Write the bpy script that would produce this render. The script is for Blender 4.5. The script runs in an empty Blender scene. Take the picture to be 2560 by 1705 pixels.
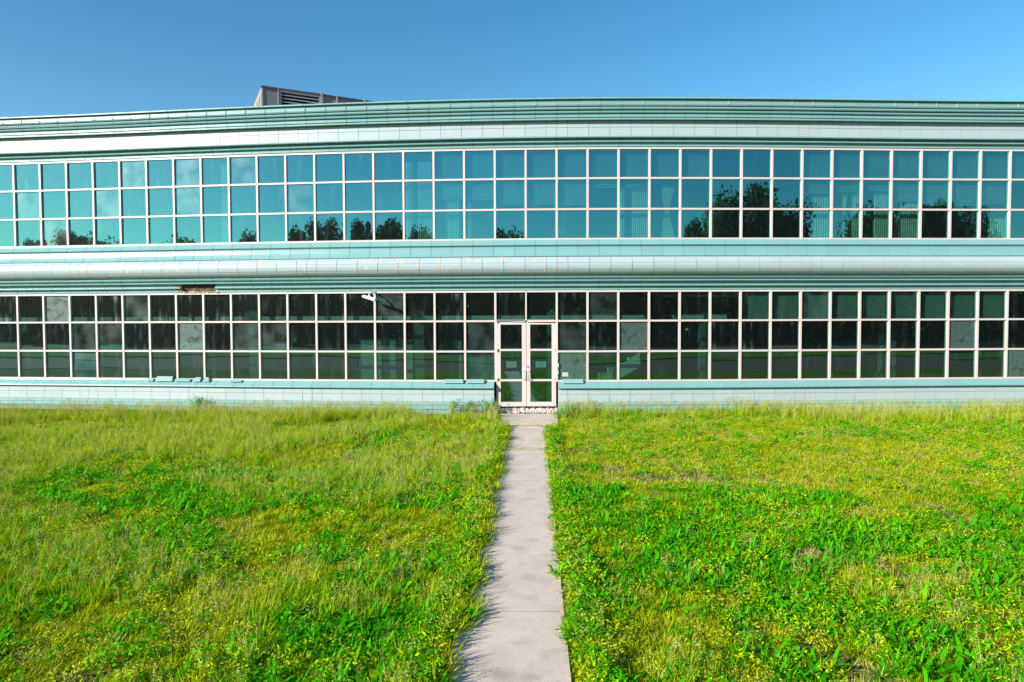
import bpy, bmesh, math, random
import numpy as np
from mathutils import Vector, Matrix, noise as mnoise
random.seed(7); rng = np.random.default_rng(7)
sc = bpy.context.scene; C = sc.collection
R = math.radians

# ------------------------------------------------------------ camera, sky, sun, exposure
F_PX, PITCH, ROLL, CAM_Z = 1700.0, 0.0351, -0.0037, 2.83
cam_d = bpy.data.cameras.new('camera'); cam = bpy.data.objects.new('camera', cam_d); C.objects.link(cam)
cam_d.sensor_width = 36; cam_d.lens = F_PX / 2560 * 36; cam_d.clip_end = 5000; cam_d.clip_start = 0.05
Rv = Vector((1, 0, 0)); Fv = Vector((0, math.cos(PITCH), -math.sin(PITCH))); Uv = Vector((0, math.sin(PITCH), math.cos(PITCH)))
Rr = Rv * math.cos(ROLL) + Uv * math.sin(ROLL); Ur = -Rv * math.sin(ROLL) + Uv * math.cos(ROLL)
cam.matrix_world = Matrix(((Rr.x, Ur.x, -Fv.x, 0), (Rr.y, Ur.y, -Fv.y, 0), (Rr.z, Ur.z, -Fv.z, CAM_Z), (0, 0, 0, 1)))
sc.camera = cam

SUN_AZ, SUN_EL = R(55), R(22.5)          # azimuth measured from straight behind the camera towards the left
to_sun = Vector((-math.sin(SUN_AZ) * math.cos(SUN_EL), -math.cos(SUN_AZ) * math.cos(SUN_EL), math.sin(SUN_EL)))
w = bpy.data.worlds.new('World'); sc.world = w; w.use_nodes = True
nt = w.node_tree; bg = nt.nodes['Background']; sky = nt.nodes.new('ShaderNodeTexSky')
sky.sky_type = 'NISHITA'; sky.sun_disc = False; sky.sun_elevation = SUN_EL
sky.sun_rotation = math.atan2(to_sun.x, to_sun.y)
sky.altitude = 0; sky.air_density = 1.0; sky.dust_density = 0.2; sky.ozone_density = 1.6
hs = nt.nodes.new('ShaderNodeHueSaturation'); hs.inputs['Hue'].default_value = .492; hs.inputs['Saturation'].default_value = 1.38; hs.inputs['Value'].default_value = .86
nt.links.new(sky.outputs[0], hs.inputs['Color']); nt.links.new(hs.outputs[0], bg.inputs[0]); bg.inputs[1].default_value = 0.11
sl = bpy.data.lights.new('sun', 'SUN'); sun = bpy.data.objects.new('sun', sl); C.objects.link(sun)
sl.energy = 5.0; sl.angle = R(0.5); sl.color = (1.0, 0.93, 0.84)
sun.rotation_euler = to_sun.to_track_quat('Z', 'Y').to_euler()
vs = sc.view_settings; vs.view_transform = 'Standard'; vs.look = 'None'; vs.gamma = 1; vs.use_curve_mapping = False
vs.exposure = 0.95
sc.cycles.max_bounces = 8; sc.cycles.transparent_max_bounces = 12; sc.cycles.glossy_bounces = 3
sc.cycles.diffuse_bounces = 3; sc.cycles.use_denoising = True

# ------------------------------------------------------------ helpers
def unproj(px, py, Y):
    """photo pixel (2560 wide) -> X, Z on the vertical plane at distance Y"""
    a2 = (px - 1280) / F_PX; b2 = (852.5 - py) / F_PX
    d = Fv + Rr * a2 + Ur * b2
    t = Y / d.y
    return d.x * t, CAM_Z + d.z * t
def on_ground(px, py, z=0.0):
    a2 = (px - 1280) / F_PX; b2 = (852.5 - py) / F_PX
    d = Fv + Rr * a2 + Ur * b2
    t = (z - CAM_Z) / d.z
    return d.x * t, d.y * t
def tag(o, label=None, cat=None, group=None, kind=None):
    if label: o['label'] = label
    if cat: o['category'] = cat
    if group: o['group'] = group
    if kind: o['kind'] = kind
    return o
def link(name, me, parent=None, loc=None, rz=None, mat=None):
    o = bpy.data.objects.new(name, me); C.objects.link(o)
    if parent: o.parent = parent
    if loc: o.location = loc
    if rz is not None: o.rotation_euler = (0, 0, rz)
    if mat and me: me.materials.append(mat)
    return o
def empty(name, loc=(0, 0, 0), rz=0):
    o = bpy.data.objects.new(name, None); C.objects.link(o); o.location = loc; o.rotation_euler = (0, 0, rz); o.empty_display_size = .2
    return o
def mesh(name, vs_, fs, mat=None, smooth=False):
    me = bpy.data.meshes.new(name); me.from_pydata([tuple(v) for v in vs_], [], fs); me.update()
    if mat: me.materials.append(mat)
    if smooth: me.polygons.foreach_set('use_smooth', [True] * len(me.polygons))
    return me
class MB:
    def __init__(s): s.v = []; s.f = []
    def box(s, x0, x1, y0, y1, z0, z1):
        n = len(s.v)
        s.v += [(x0, y0, z0), (x1, y0, z0), (x1, y1, z0), (x0, y1, z0), (x0, y0, z1), (x1, y0, z1), (x1, y1, z1), (x0, y1, z1)]
        s.f += [tuple(n + i for i in q) for q in ((0, 3, 2, 1), (4, 5, 6, 7), (0, 1, 5, 4), (1, 2, 6, 5), (2, 3, 7, 6), (3, 0, 4, 7))]
        return s
    def tube(s, pts, rad, k=8):
        pts = [Vector(p) for p in pts]; n0 = len(s.v)
        if not isinstance(rad, (list, tuple)): rad = [rad] * len(pts)
        for i, p in enumerate(pts):
            t = (pts[min(i + 1, len(pts) - 1)] - pts[max(i - 1, 0)]).normalized()
            a = t.cross(Vector((0, 0, 1)) if abs(t.z) < .9 else Vector((1, 0, 0))).normalized(); b = t.cross(a)
            for j in range(k):
                an = 2 * math.pi * j / k; s.v.append(tuple(p + (a * math.cos(an) + b * math.sin(an)) * rad[i]))
        for i in range(len(pts) - 1):
            for j in range(k):
                s.f.append((n0 + i * k + j, n0 + i * k + (j + 1) % k, n0 + (i + 1) * k + (j + 1) % k, n0 + (i + 1) * k + j))
        s.f.append(tuple(n0 + j for j in range(k))[::-1]); s.f.append(tuple(n0 + (len(pts) - 1) * k + j for j in range(k)))
        return s
    def mesh(s, name, mat=None, smooth=False, bevel=0):
        me = mesh(name, s.v, s.f, mat, smooth)
        bm = bmesh.new(); bm.from_mesh(me); bmesh.ops.recalc_face_normals(bm, faces=bm.faces)
        if bevel: bmesh.ops.bevel(bm, geom=bm.edges[:], offset=bevel, segments=1, affect='EDGES')
        bm.to_mesh(me); bm.free(); return me
def box_mesh(name, x0, x1, y0, y1, z0, z1, mat=None, bevel=0): return MB().box(x0, x1, y0, y1, z0, z1).mesh(name, mat, bevel=bevel)

# ------------------------------------------------------------ materials
def newmat(name):
    m = bpy.data.materials.new(name); m.use_nodes = True
    nt = m.node_tree; return m, nt, nt.nodes['Principled BSDF']
def nd(nt, t, **k):
    n = nt.nodes.new(t)
    for a, b in k.items():
        if a.startswith('i_'): n.inputs[a[2:].replace('_', ' ')].default_value = b
        else: setattr(n, a, b)
    return n
def ramp(nt, fac, stops):
    r = nt.nodes.new('ShaderNodeValToRGB'); e = r.color_ramp.elements
    while len(e) > 1: e.remove(e[0])
    e[0].position = stops[0][0]; e[0].color = tuple(stops[0][1]) + (1,)
    for p, c in stops[1:]:
        q = e.new(p); q.color = tuple(c) + (1,)
    nt.links.new(fac, r.inputs[0]); return r.outputs[0]
def mixc(nt, fac, a, b, bt='MIX'):
    n = nt.nodes.new('ShaderNodeMix'); n.data_type = 'RGBA'; n.blend_type = bt
    for i, x in ((0, fac), (6, a), (7, b)):
        if hasattr(x, 'is_output'): nt.links.new(x, n.inputs[i])
        elif isinstance(x, (int, float)): n.inputs[i].default_value = x
        else: n.inputs[i].default_value = tuple(x) + (1,)
    return n.outputs[2]
def math_(nt, op, a, b=0.0, clamp=False):
    n = nt.nodes.new('ShaderNodeMath'); n.operation = op; n.use_clamp = clamp
    for i, x in ((0, a), (1, b)):
        if hasattr(x, 'is_output'): nt.links.new(x, n.inputs[i])
        else: n.inputs[i].default_value = x
    return n.outputs[0]
def noise_(nt, vec, scale, detail=3, rough=.5, map_scale=None):
    n = nd(nt, 'ShaderNodeTexNoise'); n.inputs['Scale'].default_value = scale; n.inputs['Detail'].default_value = detail; n.inputs['Roughness'].default_value = rough
    if map_scale:
        mp = nd(nt, 'ShaderNodeMapping'); mp.inputs['Scale'].default_value = map_scale; nt.links.new(vec, mp.inputs[0]); vec = mp.outputs[0]
    nt.links.new(vec, n.inputs['Vector']); return n.outputs['Fac']
def bump(nt, bsdf, h, strength=.2, dist=.01):
    b = nd(nt, 'ShaderNodeBump'); b.inputs['Strength'].default_value = strength; b.inputs['Distance'].default_value = dist
    nt.links.new(h, b.inputs['Height']); nt.links.new(b.outputs[0], bsdf.inputs['Normal'])

def tile_mat(name, col, rough=.28, chips=False):
    m, nt, b = newmat(name)
    geo = nd(nt, 'ShaderNodeNewGeometry'); oi = nd(nt, 'ShaderNodeObjectInfo'); tc = nd(nt, 'ShaderNodeTexCoord')
    c = mixc(nt, math_(nt, 'MULTIPLY', oi.outputs['Random'], .22), col, tuple(x * .72 for x in col))
    big = noise_(nt, geo.outputs['Position'], .6, 4)
    c = mixc(nt, ramp(nt, big, [(.35, (0,) * 3), (.8, (.35,) * 3)]), c, (col[0] * 1.05, col[1] * .93, col[2] * .92))
    strk = noise_(nt, geo.outputs['Position'], 9, 4, .6, (1, 1, .12))
    c = mixc(nt, ramp(nt, strk, [(.56, (0,) * 3), (.80, (.22,) * 3)]), c, (.22, .25, .23))
    grim = noise_(nt, geo.outputs['Position'], 35, 3, .7)
    c = mixc(nt, ramp(nt, grim, [(.62, (0,) * 3), (.72, (.25,) * 3)]), c, (.22, .20, .16))
    if chips:
        sp = nd(nt, 'ShaderNodeSeparateXYZ'); nt.links.new(tc.outputs['Object'], sp.inputs[0])
        ex = math_(nt, 'ABSOLUTE', sp.outputs[0])
        edge = math_(nt, 'MULTIPLY', math_(nt, 'SUBTRACT', ex, .14), 2.2, True)
        sp2 = nd(nt, 'ShaderNodeSeparateXYZ'); nt.links.new(geo.outputs['Position'], sp2.inputs[0])
        zone = math_(nt, 'MULTIPLY', math_(nt, 'SUBTRACT', 2.9, math_(nt, 'ABSOLUTE', math_(nt, 'MULTIPLY', math_(nt, 'ADD', sp2.outputs[0], 6.0), .26))), 1.0, True)
        n = noise_(nt, geo.outputs['Position'], 6.0, 2, .45)
        rnd = math_(nt, 'GREATER_THAN', oi.outputs['Random'], .42)
        v = math_(nt, 'MULTIPLY', math_(nt, 'ADD', n, math_(nt, 'MULTIPLY', edge, .32)), math_(nt, 'MULTIPLY', zone, rnd))
        mask = ramp(nt, v, [(.655, (0,) * 3), (.668, (1,) * 3)])
        c = mixc(nt, mask, c, (.58, .40, .29))
        nt.links.new(math_(nt, 'ADD', math_(nt, 'MULTIPLY', mask, .5), rough), b.inputs['Roughness'])
    else:
        rr = ramp(nt, big, [(.3, (rough,) * 3), (.8, (rough + .14,) * 3)]); nt.links.new(rr, b.inputs['Roughness'])
    nt.links.new(c, b.inputs['Base Color']); b.inputs['Specular IOR Level'].default_value = .6
    bump(nt, b, noise_(nt, geo.outputs['Position'], 5, 2), .12, .01)
    return m
M_TEAL = tile_mat('glazed_teal_tile', (.165, .345, .345), .24)
M_PALE = tile_mat('glazed_pale_tile', (.345, .44, .46), .33)
M_BULL = tile_mat('glazed_bullnose_tile', (.34, .435, .46), .28, True)

def simple(name, col, rough=.6, var=.15, scale=4, metal=0, bumpy=0, spec=.5):
    m, nt, b = newmat(name); tc = nd(nt, 'ShaderNodeTexCoord')
    n = noise_(nt, tc.outputs['Object'], scale, 5, .6)
    c = mixc(nt, n, tuple(x * (1 - var) for x in col), tuple(min(1, x * (1 + var)) for x in col))
    nt.links.new(c, b.inputs['Base Color']); b.inputs['Roughness'].default_value = rough; b.inputs['Metallic'].default_value = metal; b.inputs['Specular IOR Level'].default_value = spec if rough < .9 else .1
    if bumpy: bump(nt, b, n, bumpy, .02)
    return m
M_MORTAR = simple('pink_grey_mortar', (.33, .22, .195), .9)
M_DARKGAP = simple('dark_substrate', (.10, .075, .055), .95, .5, 12, 0, .6)
M_FRAME = simple('pinkish_white_paint', (.56, .47, .44), .42, .06, 6)
M_DOORF = simple('white_door_paint', (.56, .48, .455), .38, .05, 5)
M_ALU = simple('dull_aluminium', (.45, .45, .47), .35, .1, 5, .8)
M_HINGE = simple('dark_hinge_metal', (.10, .10, .11), .5, .2, 5, .5)
M_PAINT = simple('white_plastic', (.76, .73, .69), .4, .04)
M_YEL = simple('yellowed_plastic', (.80, .72, .30), .4, .04)
M_PAPER = simple('off_white_paper', (.72, .76, .72), .8, .04, 30)
M_LABELG = simple('grey_label', (.42, .38, .42), .7, .08, 30)
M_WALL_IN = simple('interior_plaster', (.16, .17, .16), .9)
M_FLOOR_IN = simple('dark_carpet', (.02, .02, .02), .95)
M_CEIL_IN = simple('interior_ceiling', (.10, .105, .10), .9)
M_BULKH = simple('interior_white_board', (.52, .53, .52), .8, .05)
M_LITWALL = simple('lit_wall_grey', (.30, .31, .30), .8, .05)  # for the boards that stand in for sunlit wall
M_CURT = simple('off_white_curtain', (.62, .62, .60), .9, .06)
M_BLIND = simple('venetian_blind_slat', (.50, .52, .50), .6, .05)
M_ROOF = simple('grey_roof_membrane', (.22, .22, .22), .9)
M_HVAC = simple('grey_painted_sheet', (.20, .18, .182), .55, .12, 1.5)
M_HVACT = simple('weathered_light_trim', (.31, .285, .29), .5, .12, 3)
M_HVACS = simple('olive_louvre_blade', (.40, .38, .26), .5, .1, 3)
M_HVACD = simple('rusty_dark_edge', (.09, .06, .07), .7, .3, 8)
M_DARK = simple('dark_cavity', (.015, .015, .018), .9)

def glass_mat(name, dust, swirl=0, streak=False, tint=(.15, .63, .645)):
    m, nt, b = newmat(name); nt.nodes.remove(b); out = nt.nodes['Material Output']
    geo = nd(nt, 'ShaderNodeNewGeometry'); oi = nd(nt, 'ShaderNodeObjectInfo'); tc = nd(nt, 'ShaderNodeTexCoord')
    gl = nd(nt, 'ShaderNodeBsdfGlossy'); gl.inputs['Color'].default_value = tint + (1,); gl.inputs['Roughness'].default_value = .012
    tr = nd(nt, 'ShaderNodeBsdfTransparent'); tr.inputs['Color'].default_value = (.33, .62, .53, 1)
    lw = nd(nt, 'ShaderNodeLayerWeight'); lw.inputs['Blend'].default_value = .18
    fac = math_(nt, 'ADD', math_(nt, 'MULTIPLY', lw.outputs['Fresnel'], .55), .42, True)
    mx = nd(nt, 'ShaderNodeMixShader'); nt.links.new(fac, mx.inputs[0]); nt.links.new(tr.outputs[0], mx.inputs[1]); nt.links.new(gl.outputs[0], mx.inputs[2])
    # dust film lying on the glass
    df = nd(nt, 'ShaderNodeBsdfDiffuse'); df.inputs['Color'].default_value = (.24, .36, .33, 1)
    rg = nd(nt, 'ShaderNodeBsdfGlossy'); rg.inputs['Color'].default_value = (.50, .62, .58, 1); rg.inputs['Roughness'].default_value = .42
    dm = nd(nt, 'ShaderNodeMixShader'); dm.inputs[0].default_value = .35; nt.links.new(df.outputs[0], dm.inputs[1]); nt.links.new(rg.outputs[0], dm.inputs[2])
    addv = nd(nt, 'ShaderNodeVectorMath', operation='ADD'); cmb = nd(nt, 'ShaderNodeCombineXYZ')
    nt.links.new(math_(nt, 'MULTIPLY', oi.outputs['Random'], 90.0), cmb.inputs[0]); nt.links.new(math_(nt, 'MULTIPLY', oi.outputs['Random'], 47.0), cmb.inputs[2])
    nt.links.new(tc.outputs['Object'], addv.inputs[0]); nt.links.new(cmb.outputs[0], addv.inputs[1])
    n1 = noise_(nt, addv.outputs[0], 2.0, 3, .5, (2.4, 1, .5) if dust < .1 else (1, 1, .9)); n2 = noise_(nt, addv.outputs[0], 5 if swirl else 1.3, 5, .6)
    if swirl:
        sw = nd(nt, 'ShaderNodeTexNoise'); sw.inputs['Scale'].default_value = 2.0; sw.inputs['Detail'].default_value = 4; sw.inputs['Distortion'].default_value = 2.5
        nt.links.new(addv.outputs[0], sw.inputs['Vector'])
        d = ramp(nt, sw.outputs['Fac'], [(.30, (dust * .35,) * 3), (.5, (dust * .9,) * 3), (.56, (dust * .7,) * 3), (.75, (dust * 1.2,) * 3)])
    else:
        d = math_(nt, 'MULTIPLY', ramp(nt, n1, [(.55 if dust < .1 else .35, (0,) * 3), (.78, (1,) * 3)]), dust)
        d = math_(nt, 'ADD', d, math_(nt, 'MULTIPLY', n2, dust * .22))
    if streak:
        sp = nd(nt, 'ShaderNodeSeparateXYZ'); nt.links.new(tc.outputs['Object'], sp.inputs[0])
        st = ramp(nt, noise_(nt, addv.outputs[0], 6.5, 2, .4, (1, 1, .06)), [(.56, (0,) * 3), (.72, (1,) * 3)])
        zt = math_(nt, 'POWER', math_(nt, 'MULTIPLY', math_(nt, 'ABSOLUTE', sp.outputs[2]), 2.2), 2.2)
        gate = ramp(nt, noise_(nt, cmb.outputs[0], .37, 0), [(.50, (0,) * 3), (.66, (.40,) * 3)])
        d = math_(nt, 'ADD', d, math_(nt, 'MULTIPLY', math_(nt, 'MULTIPLY', st, zt), gate))
    d = math_(nt, 'ADD', d, .012)
    specks = ramp(nt, noise_(nt, addv.outputs[0], 38, 0, .5), [(.80, (0,) * 3), (.84, (.5,) * 3)])
    d = math_(nt, 'ADD', d, specks, True)
    mx2 = nd(nt, 'ShaderNodeMixShader'); nt.links.new(d, mx2.inputs[0]); nt.links.new(mx.outputs[0], mx2.inputs[1]); nt.links.new(dm.outputs[0], mx2.inputs[2])
    # inner side of the 6 mm sheet: light leaves it unchanged
    clear = nd(nt, 'ShaderNodeBsdfTransparent'); mx3 = nd(nt, 'ShaderNodeMixShader')
    nt.links.new(geo.outputs['Backfacing'], mx3.inputs[0]); nt.links.new(mx2.outputs[0], mx3.inputs[1]); nt.links.new(clear.outputs[0], mx3.inputs[2])
    nt.links.new(mx3.outputs[0], out.inputs[0])
    wv = noise_(nt, addv.outputs[0], .9, 1, .4)
    bp = nd(nt, 'ShaderNodeBump'); bp.inputs['Strength'].default_value = .25; bp.inputs['Distance'].default_value = .006
    nt.links.new(wv, bp.inputs['Height']); nt.links.new(bp.outputs[0], gl.inputs['Normal'])
    return m
M_GLASS = glass_mat('tinted_glass', .05)
M_GLASS_D = glass_mat('dusty_glass', .15)
M_GLASS_L = glass_mat('streaked_glass', .055, 0, True, (.27, .54, .52))
M_GLASS_S = glass_mat('smeared_glass', .32, 1)

def leaf_mat(name, c0, c1, c2=None, rough=.55, trans=.28, low=.35):
    m, nt, b = newmat(name); nt.nodes.remove(b); out = nt.nodes['Material Output']
    geo = nd(nt, 'ShaderNodeNewGeometry'); oi = nd(nt, 'ShaderNodeObjectInfo')
    n = noise_(nt, geo.outputs['Position'], low, 4, .6)
    f = math_(nt, 'ADD', math_(nt, 'MULTIPLY', oi.outputs['Random'], .45), math_(nt, 'MULTIPLY', math_(nt, 'SUBTRACT', n, .3), 1.35), True)
    c = ramp(nt, f, [(0, c0), (.55, c1), (1, c2 or c1)])
    isl = geo.outputs['Random Per Island']
    c = mixc(nt, math_(nt, 'MULTIPLY', isl, .62), c, (c1[0] * .35, c1[1] * .45, c1[2] * .4))
    pb = nd(nt, 'ShaderNodeBsdfPrincipled'); pb.inputs['Roughness'].default_value = rough; pb.inputs['Specular IOR Level'].default_value = .08
    nt.links.new(c, pb.inputs['Base Color'])
    t = nd(nt, 'ShaderNodeBsdfTranslucent'); nt.links.new(mixc(nt, 1.0, c, (1.0, .95, .15), 'MULTIPLY'), t.inputs['Color'])
    mx = nd(nt, 'ShaderNodeMixShader'); mx.inputs[0].default_value = trans
    nt.links.new(pb.outputs[0], mx.inputs[1]); nt.links.new(t.outputs[0], mx.inputs[2]); nt.links.new(mx.outputs[0], out.inputs[0])
    return m
M_GRASS = leaf_mat('short_grass_blades', (.22, .42, .002), (.50, .56, .005), (.62, .56, .06))
M_TALL = leaf_mat('tall_grass_blades', (.24, .48, .002), (.44, .60, .003), (.58, .62, .012))
M_BROAD = leaf_mat('broad_green_leaves', (.03, .34, .002), (.09, .50, .003), (.26, .60, .003), .6, .4)
M_STRAW = leaf_mat('dry_straw', (.56, .52, .10), (.68, .56, .20), (.70, .52, .30), .8, .2)
M_SEED = leaf_mat('grass_seed_heads', (.48, .54, .06), (.58, .53, .15), (.60, .47, .26), .85, .25)
M_BUSH = leaf_mat('weed_leaves', (.03, .26, .05), (.06, .38, .06), (.12, .42, .04), .45, .3)
M_TREE = leaf_mat('tree_leaves', (.02, .06, .012), (.04, .10, .015), (.07, .13, .02), .6, .15, .15)
M_BARK = simple('tree_bark', (.09, .07, .05), .95, .3, 6, 0, .6)

def ground_mat():
    m, nt, b = newmat('lawn_soil'); geo = nd(nt, 'ShaderNodeNewGeometry')
    n = noise_(nt, geo.outputs['Position'], .5, 6, .65); n2 = noise_(nt, geo.outputs['Position'], 18, 5, .7)
    c = ramp(nt, n, [(.3, (.08, .15, .006)), (.5, (.17, .19, .02)), (.7, (.30, .24, .09))])
    c = mixc(nt, n2, (.06, .09, .015), c); nt.links.new(c, b.inputs['Base Color']); b.inputs['Roughness'].default_value = 1; b.inputs['Specular IOR Level'].default_value = .05
    bump(nt, b, n2, .8, .03); return m
def concrete_mat():
    m, nt, b = newmat('worn_concrete'); geo = nd(nt, 'ShaderNodeNewGeometry'); oi = nd(nt, 'ShaderNodeObjectInfo')
    n = noise_(nt, geo.outputs['Position'], 1.6, 5, .6); n2 = noise_(nt, geo.outputs['Position'], 90, 3, .8); n3 = noise_(nt, geo.outputs['Position'], 3.0, 3, .5)
    c = ramp(nt, n, [(.25, (.50, .395, .325)), (.7, (.65, .52, .435))])
    c = mixc(nt, ramp(nt, n3, [(.52, (0,) * 3), (.82, (.7,) * 3)]), c, (.24, .21, .19))
    c = mixc(nt, ramp(nt, n2, [(.56, (0,) * 3), (.68, (.7,) * 3)]), c, (.24, .20, .17))
    c = mixc(nt, ramp(nt, n2, [(.30, (.5,) * 3), (.38, (0,) * 3)]), c, (.68, .60, .55))
    vo = nd(nt, 'ShaderNodeTexVoronoi', feature='DISTANCE_TO_EDGE'); vo.inputs['Scale'].default_value = .55
    wp = nd(nt, 'ShaderNodeVectorMath', operation='ADD'); nn = nd(nt, 'ShaderNodeTexNoise'); nn.inputs['Scale'].default_value = 2.2; nn.inputs['Detail'].default_value = 4
    nt.links.new(geo.outputs['Position'], nn.inputs['Vector']); nt.links.new(geo.outputs['Position'], wp.inputs[0]); nt.links.new(nn.outputs['Color'], wp.inputs[1]); nt.links.new(wp.outputs[0], vo.inputs['Vector'])
    crack = ramp(nt, vo.outputs['Distance'], [(.0, (1,) * 3), (.006, (0,) * 3)])
    c = mixc(nt, math_(nt, 'MULTIPLY', crack, .12), c, (.16, .13, .11))
    c = mixc(nt, math_(nt, 'MULTIPLY', oi.outputs['Random'], .15), c, (.36, .31, .29))
    nt.links.new(c, b.inputs['Base Color']); b.inputs['Roughness'].default_value = .9
    bump(nt, b, n2, .5, .006); return m
M_SOIL = ground_mat(); M_CONC = concrete_mat()
M_ASPH = simple('worn_asphalt', (.15, .10, .075), .95, .25, .6, 0, .3)
M_STONE = simple('pale_rubble_stone', (.52, .44, .40), .9, .3, 9, 0, .8)

# ------------------------------------------------------------ facade line (plan), measured from the photograph
W = 0.90; I0, I1 = -4, 38
knots = [-.1038, -.1363, -.1041, -.0525, .0220, .0577, .0289]
def theta(i): return float(np.interp(i, np.linspace(0, 34, 7), knots))
STEP = 20
gi = np.arange(I0 * STEP - 10, I1 * STEP + 11) / STEP
gth = np.array([theta(i) for i in gi])
gx = np.concatenate([[0], np.cumsum(np.cos((gth[1:] + gth[:-1]) / 2) * W / STEP)]); gy = np.concatenate([[0], np.cumsum(np.sin((gth[1:] + gth[:-1]) / 2) * W / STEP)])
gx += 1.3125 - np.interp(19, gi, gx); gy += 19.9044 - np.interp(19, gi, gy)
def P(i, off=0.0):
    th = theta(i); x = float(np.interp(i, gi, gx)); y = float(np.interp(i, gi, gy))
    return x + math.sin(th) * off, y - math.cos(th) * off
Z_UT, Z_UB, Z_LT, Z_LB = (CAM_Z + v for v in (4.9114, 2.2443, .7776, -1.9024))
def zz(y, off=0.0): return unproj(1392, y, 19.9044 - off)[1]
TL = 0.6096

office = empty('office_building', (1.3, 19.9, 0))
tag(office, 'long curved two-storey office building clad in pale teal glazed tiles', 'building')
def child(name, me, i, off=0.0, z=0.0, parent=office, dth=0.0, tilt=0.0):
    o = bpy.data.objects.new(name, me); C.objects.link(o); x, y = P(i, off)
    o.parent = parent; px = parent.matrix_parent_inverse
    base = parent_loc(parent)
    o.location = (x - base[0], y - base[1], z - base[2]); o.rotation_euler = (tilt, 0, theta(i) + dth)
    return o
def parent_loc(p): return (p.location.x, p.location.y, p.location.z)

def profile_mesh(name, prof, L, mat, back=-.02, joint=.009):
    """one glazed piece: the profile (offset, z) extruded along the wall"""
    pr = list(prof); z0, z1 = pr[0][1], pr[-1][1]
    ring = [(o, z) for o, z in pr] + [(back, z1), (back, z0)]
    # drop degenerate repeats
    h = L / 2 - joint / 2; n = len(ring)
    v = [(-h, -o, z) for o, z in ring] + [(h, -o, z) for o, z in ring]
    f = [(k, (k + 1) % n, n + (k + 1) % n, n + k) for k in range(n)] + [tuple(range(n))[::-1], tuple(range(n, 2 * n))]
    me = mesh(name, v, f, mat)
    bm = bmesh.new(); bm.from_mesh(me); bmesh.ops.recalc_face_normals(bm, faces=bm.faces); bm.to_mesh(me); bm.free()
    return me
def px_prof(pts): return [(o, zz(y, o)) for y, o in pts]
zb0, zb1 = zz(686.6, .17), zz(641.6, .22)
def bull(t): # t 0..1 from bottom to top of the bullnose
    a = -math.pi / 2 * .93 + t * math.pi * .93
    return (.175 + .02 * t + .225 * math.cos(a), (zb0 + zb1) / 2 + (zb1 - zb0) / 2 * math.sin(a) / math.sin(math.pi / 2 * .93))
def bull_t(y):
    for k in range(1001):
        o, z = bull(k / 1000)
        if z >= zz(y, o): return k / 1000
    return 1
tA, tB = bull_t(673.3), bull_t(656.3)
def bprof(a, b, n=6): return [bull(a + (b - a) * k / n) for k in range(n + 1)]
COURSES = [  # name, profile, flat course (joints shifted half a tile), material
 ('plinth_tile', [(.17, 0.0)] + px_prof([(1026, .17), (1024.5, .195), (1020, .195), (1018, .16), (1015, .155), (1013, .17), (1009.5, .165), (1007.5, .13), (1006, .105)]), 0, M_TEAL),
 ('base_tile', px_prof([(1004.7, .10), (986.6, .10)]), 1, M_PALE),
 ('base_tile', px_prof([(985.4, .10), (973.6, .10)]), 1, M_PALE),
 ('sill_tile', px_prof([(972.8, .10), (972.4, .17), (970.5, .19), (968.6, .185), (964, .13), (959, .08), (955.6, .035), (954.6, .03)]), 0, M_TEAL),
 ('lower_head_moulding_tile', px_prof([(724.6, .0), (716.6, .0), (715.8, .07), (714.8, .092), (713.2, .10), (711.6, .092), (710.8, .07), (710, .03), (705.2, .03), (704.4, .08), (703.9, .11)]), 0, M_TEAL),
 ('upper_head_moulding_tile', px_prof([(703.3, .12), (702.6, .15), (701, .16), (699.6, .15), (698.8, .10), (696.0, .10), (695.3, .16), (693.4, .182), (692.4, .165), (691.4, .182), (687.6, .185)]), 0, M_TEAL),
 ('bullnose_tile', bprof(.0, tA - .008), 1, M_BULL),
 ('bullnose_tile', bprof(tA + .004, tB - .006), 1, M_BULL),
 ('bullnose_tile', bprof(tB + .006, 1), 1, M_BULL),
 ('sloped_course_tile', px_prof([(641, .17), (640.3, .22), (638.5, .22), (634, .175), (628, .14), (621, .12), (616.5, .115), (615.2, .135), (614.8, .135)]), 0, M_TEAL),
 ('upper_sill_tile', px_prof([(614.3, .085), (612.9, .085), (612.6, .135), (611.2, .14), (609, .115), (604, .065), (600.5, .025), (599.2, .02)]), 0, M_TEAL),
 ('window_head_tile', px_prof([(367, 0), (357.4, .0), (356.9, .05), (355.8, .078), (354.2, .088), (352.6, .078), (351.8, .04), (350.5, .01), (346.2, .01), (345.6, .10), (344, .152), (342.8, .16), (341.8, .15)]), 0, M_TEAL),
 ('frieze_tile', px_prof([(341, .14), (319.7, .14)]), 1, M_PALE),
 ('frieze_tile', px_prof([(318.7, .14), (301.2, .14)]), 1, M_PALE),
 ('cornice_tile', px_prof([(301, .14), (300.8, .25), (299.4, .275), (295.6, .275), (295.2, .235), (293.8, .235), (293.3, .285), (287.2, .285), (286.8, .235), (284.9, .235), (284.3, .285), (282.2, .315), (279.5, .325), (277.8, .30), (277.4, .255), (275.5, .255), (275, .325), (272.8, .362), (270.4, .372), (268.4, .36), (268, .31), (266, .31), (265.4, .37), (262.6, .385)]), 0, M_TEAL),
 ('parapet_tile', px_prof([(261.8, .355), (249.4, .355)]), 0, M_TEAL),
 ('coping_tile', px_prof([(248.7, .34), (248.4, .415), (247, .43), (244.6, .43), (243.6, .41)]) , 0, M_TEAL),
]
iS = 19.0
tile_per_i = W / TL
DOOR_I = (17.0, 19.0)
hole_i = (7.1, 7.62)  # set below from the photograph
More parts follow.
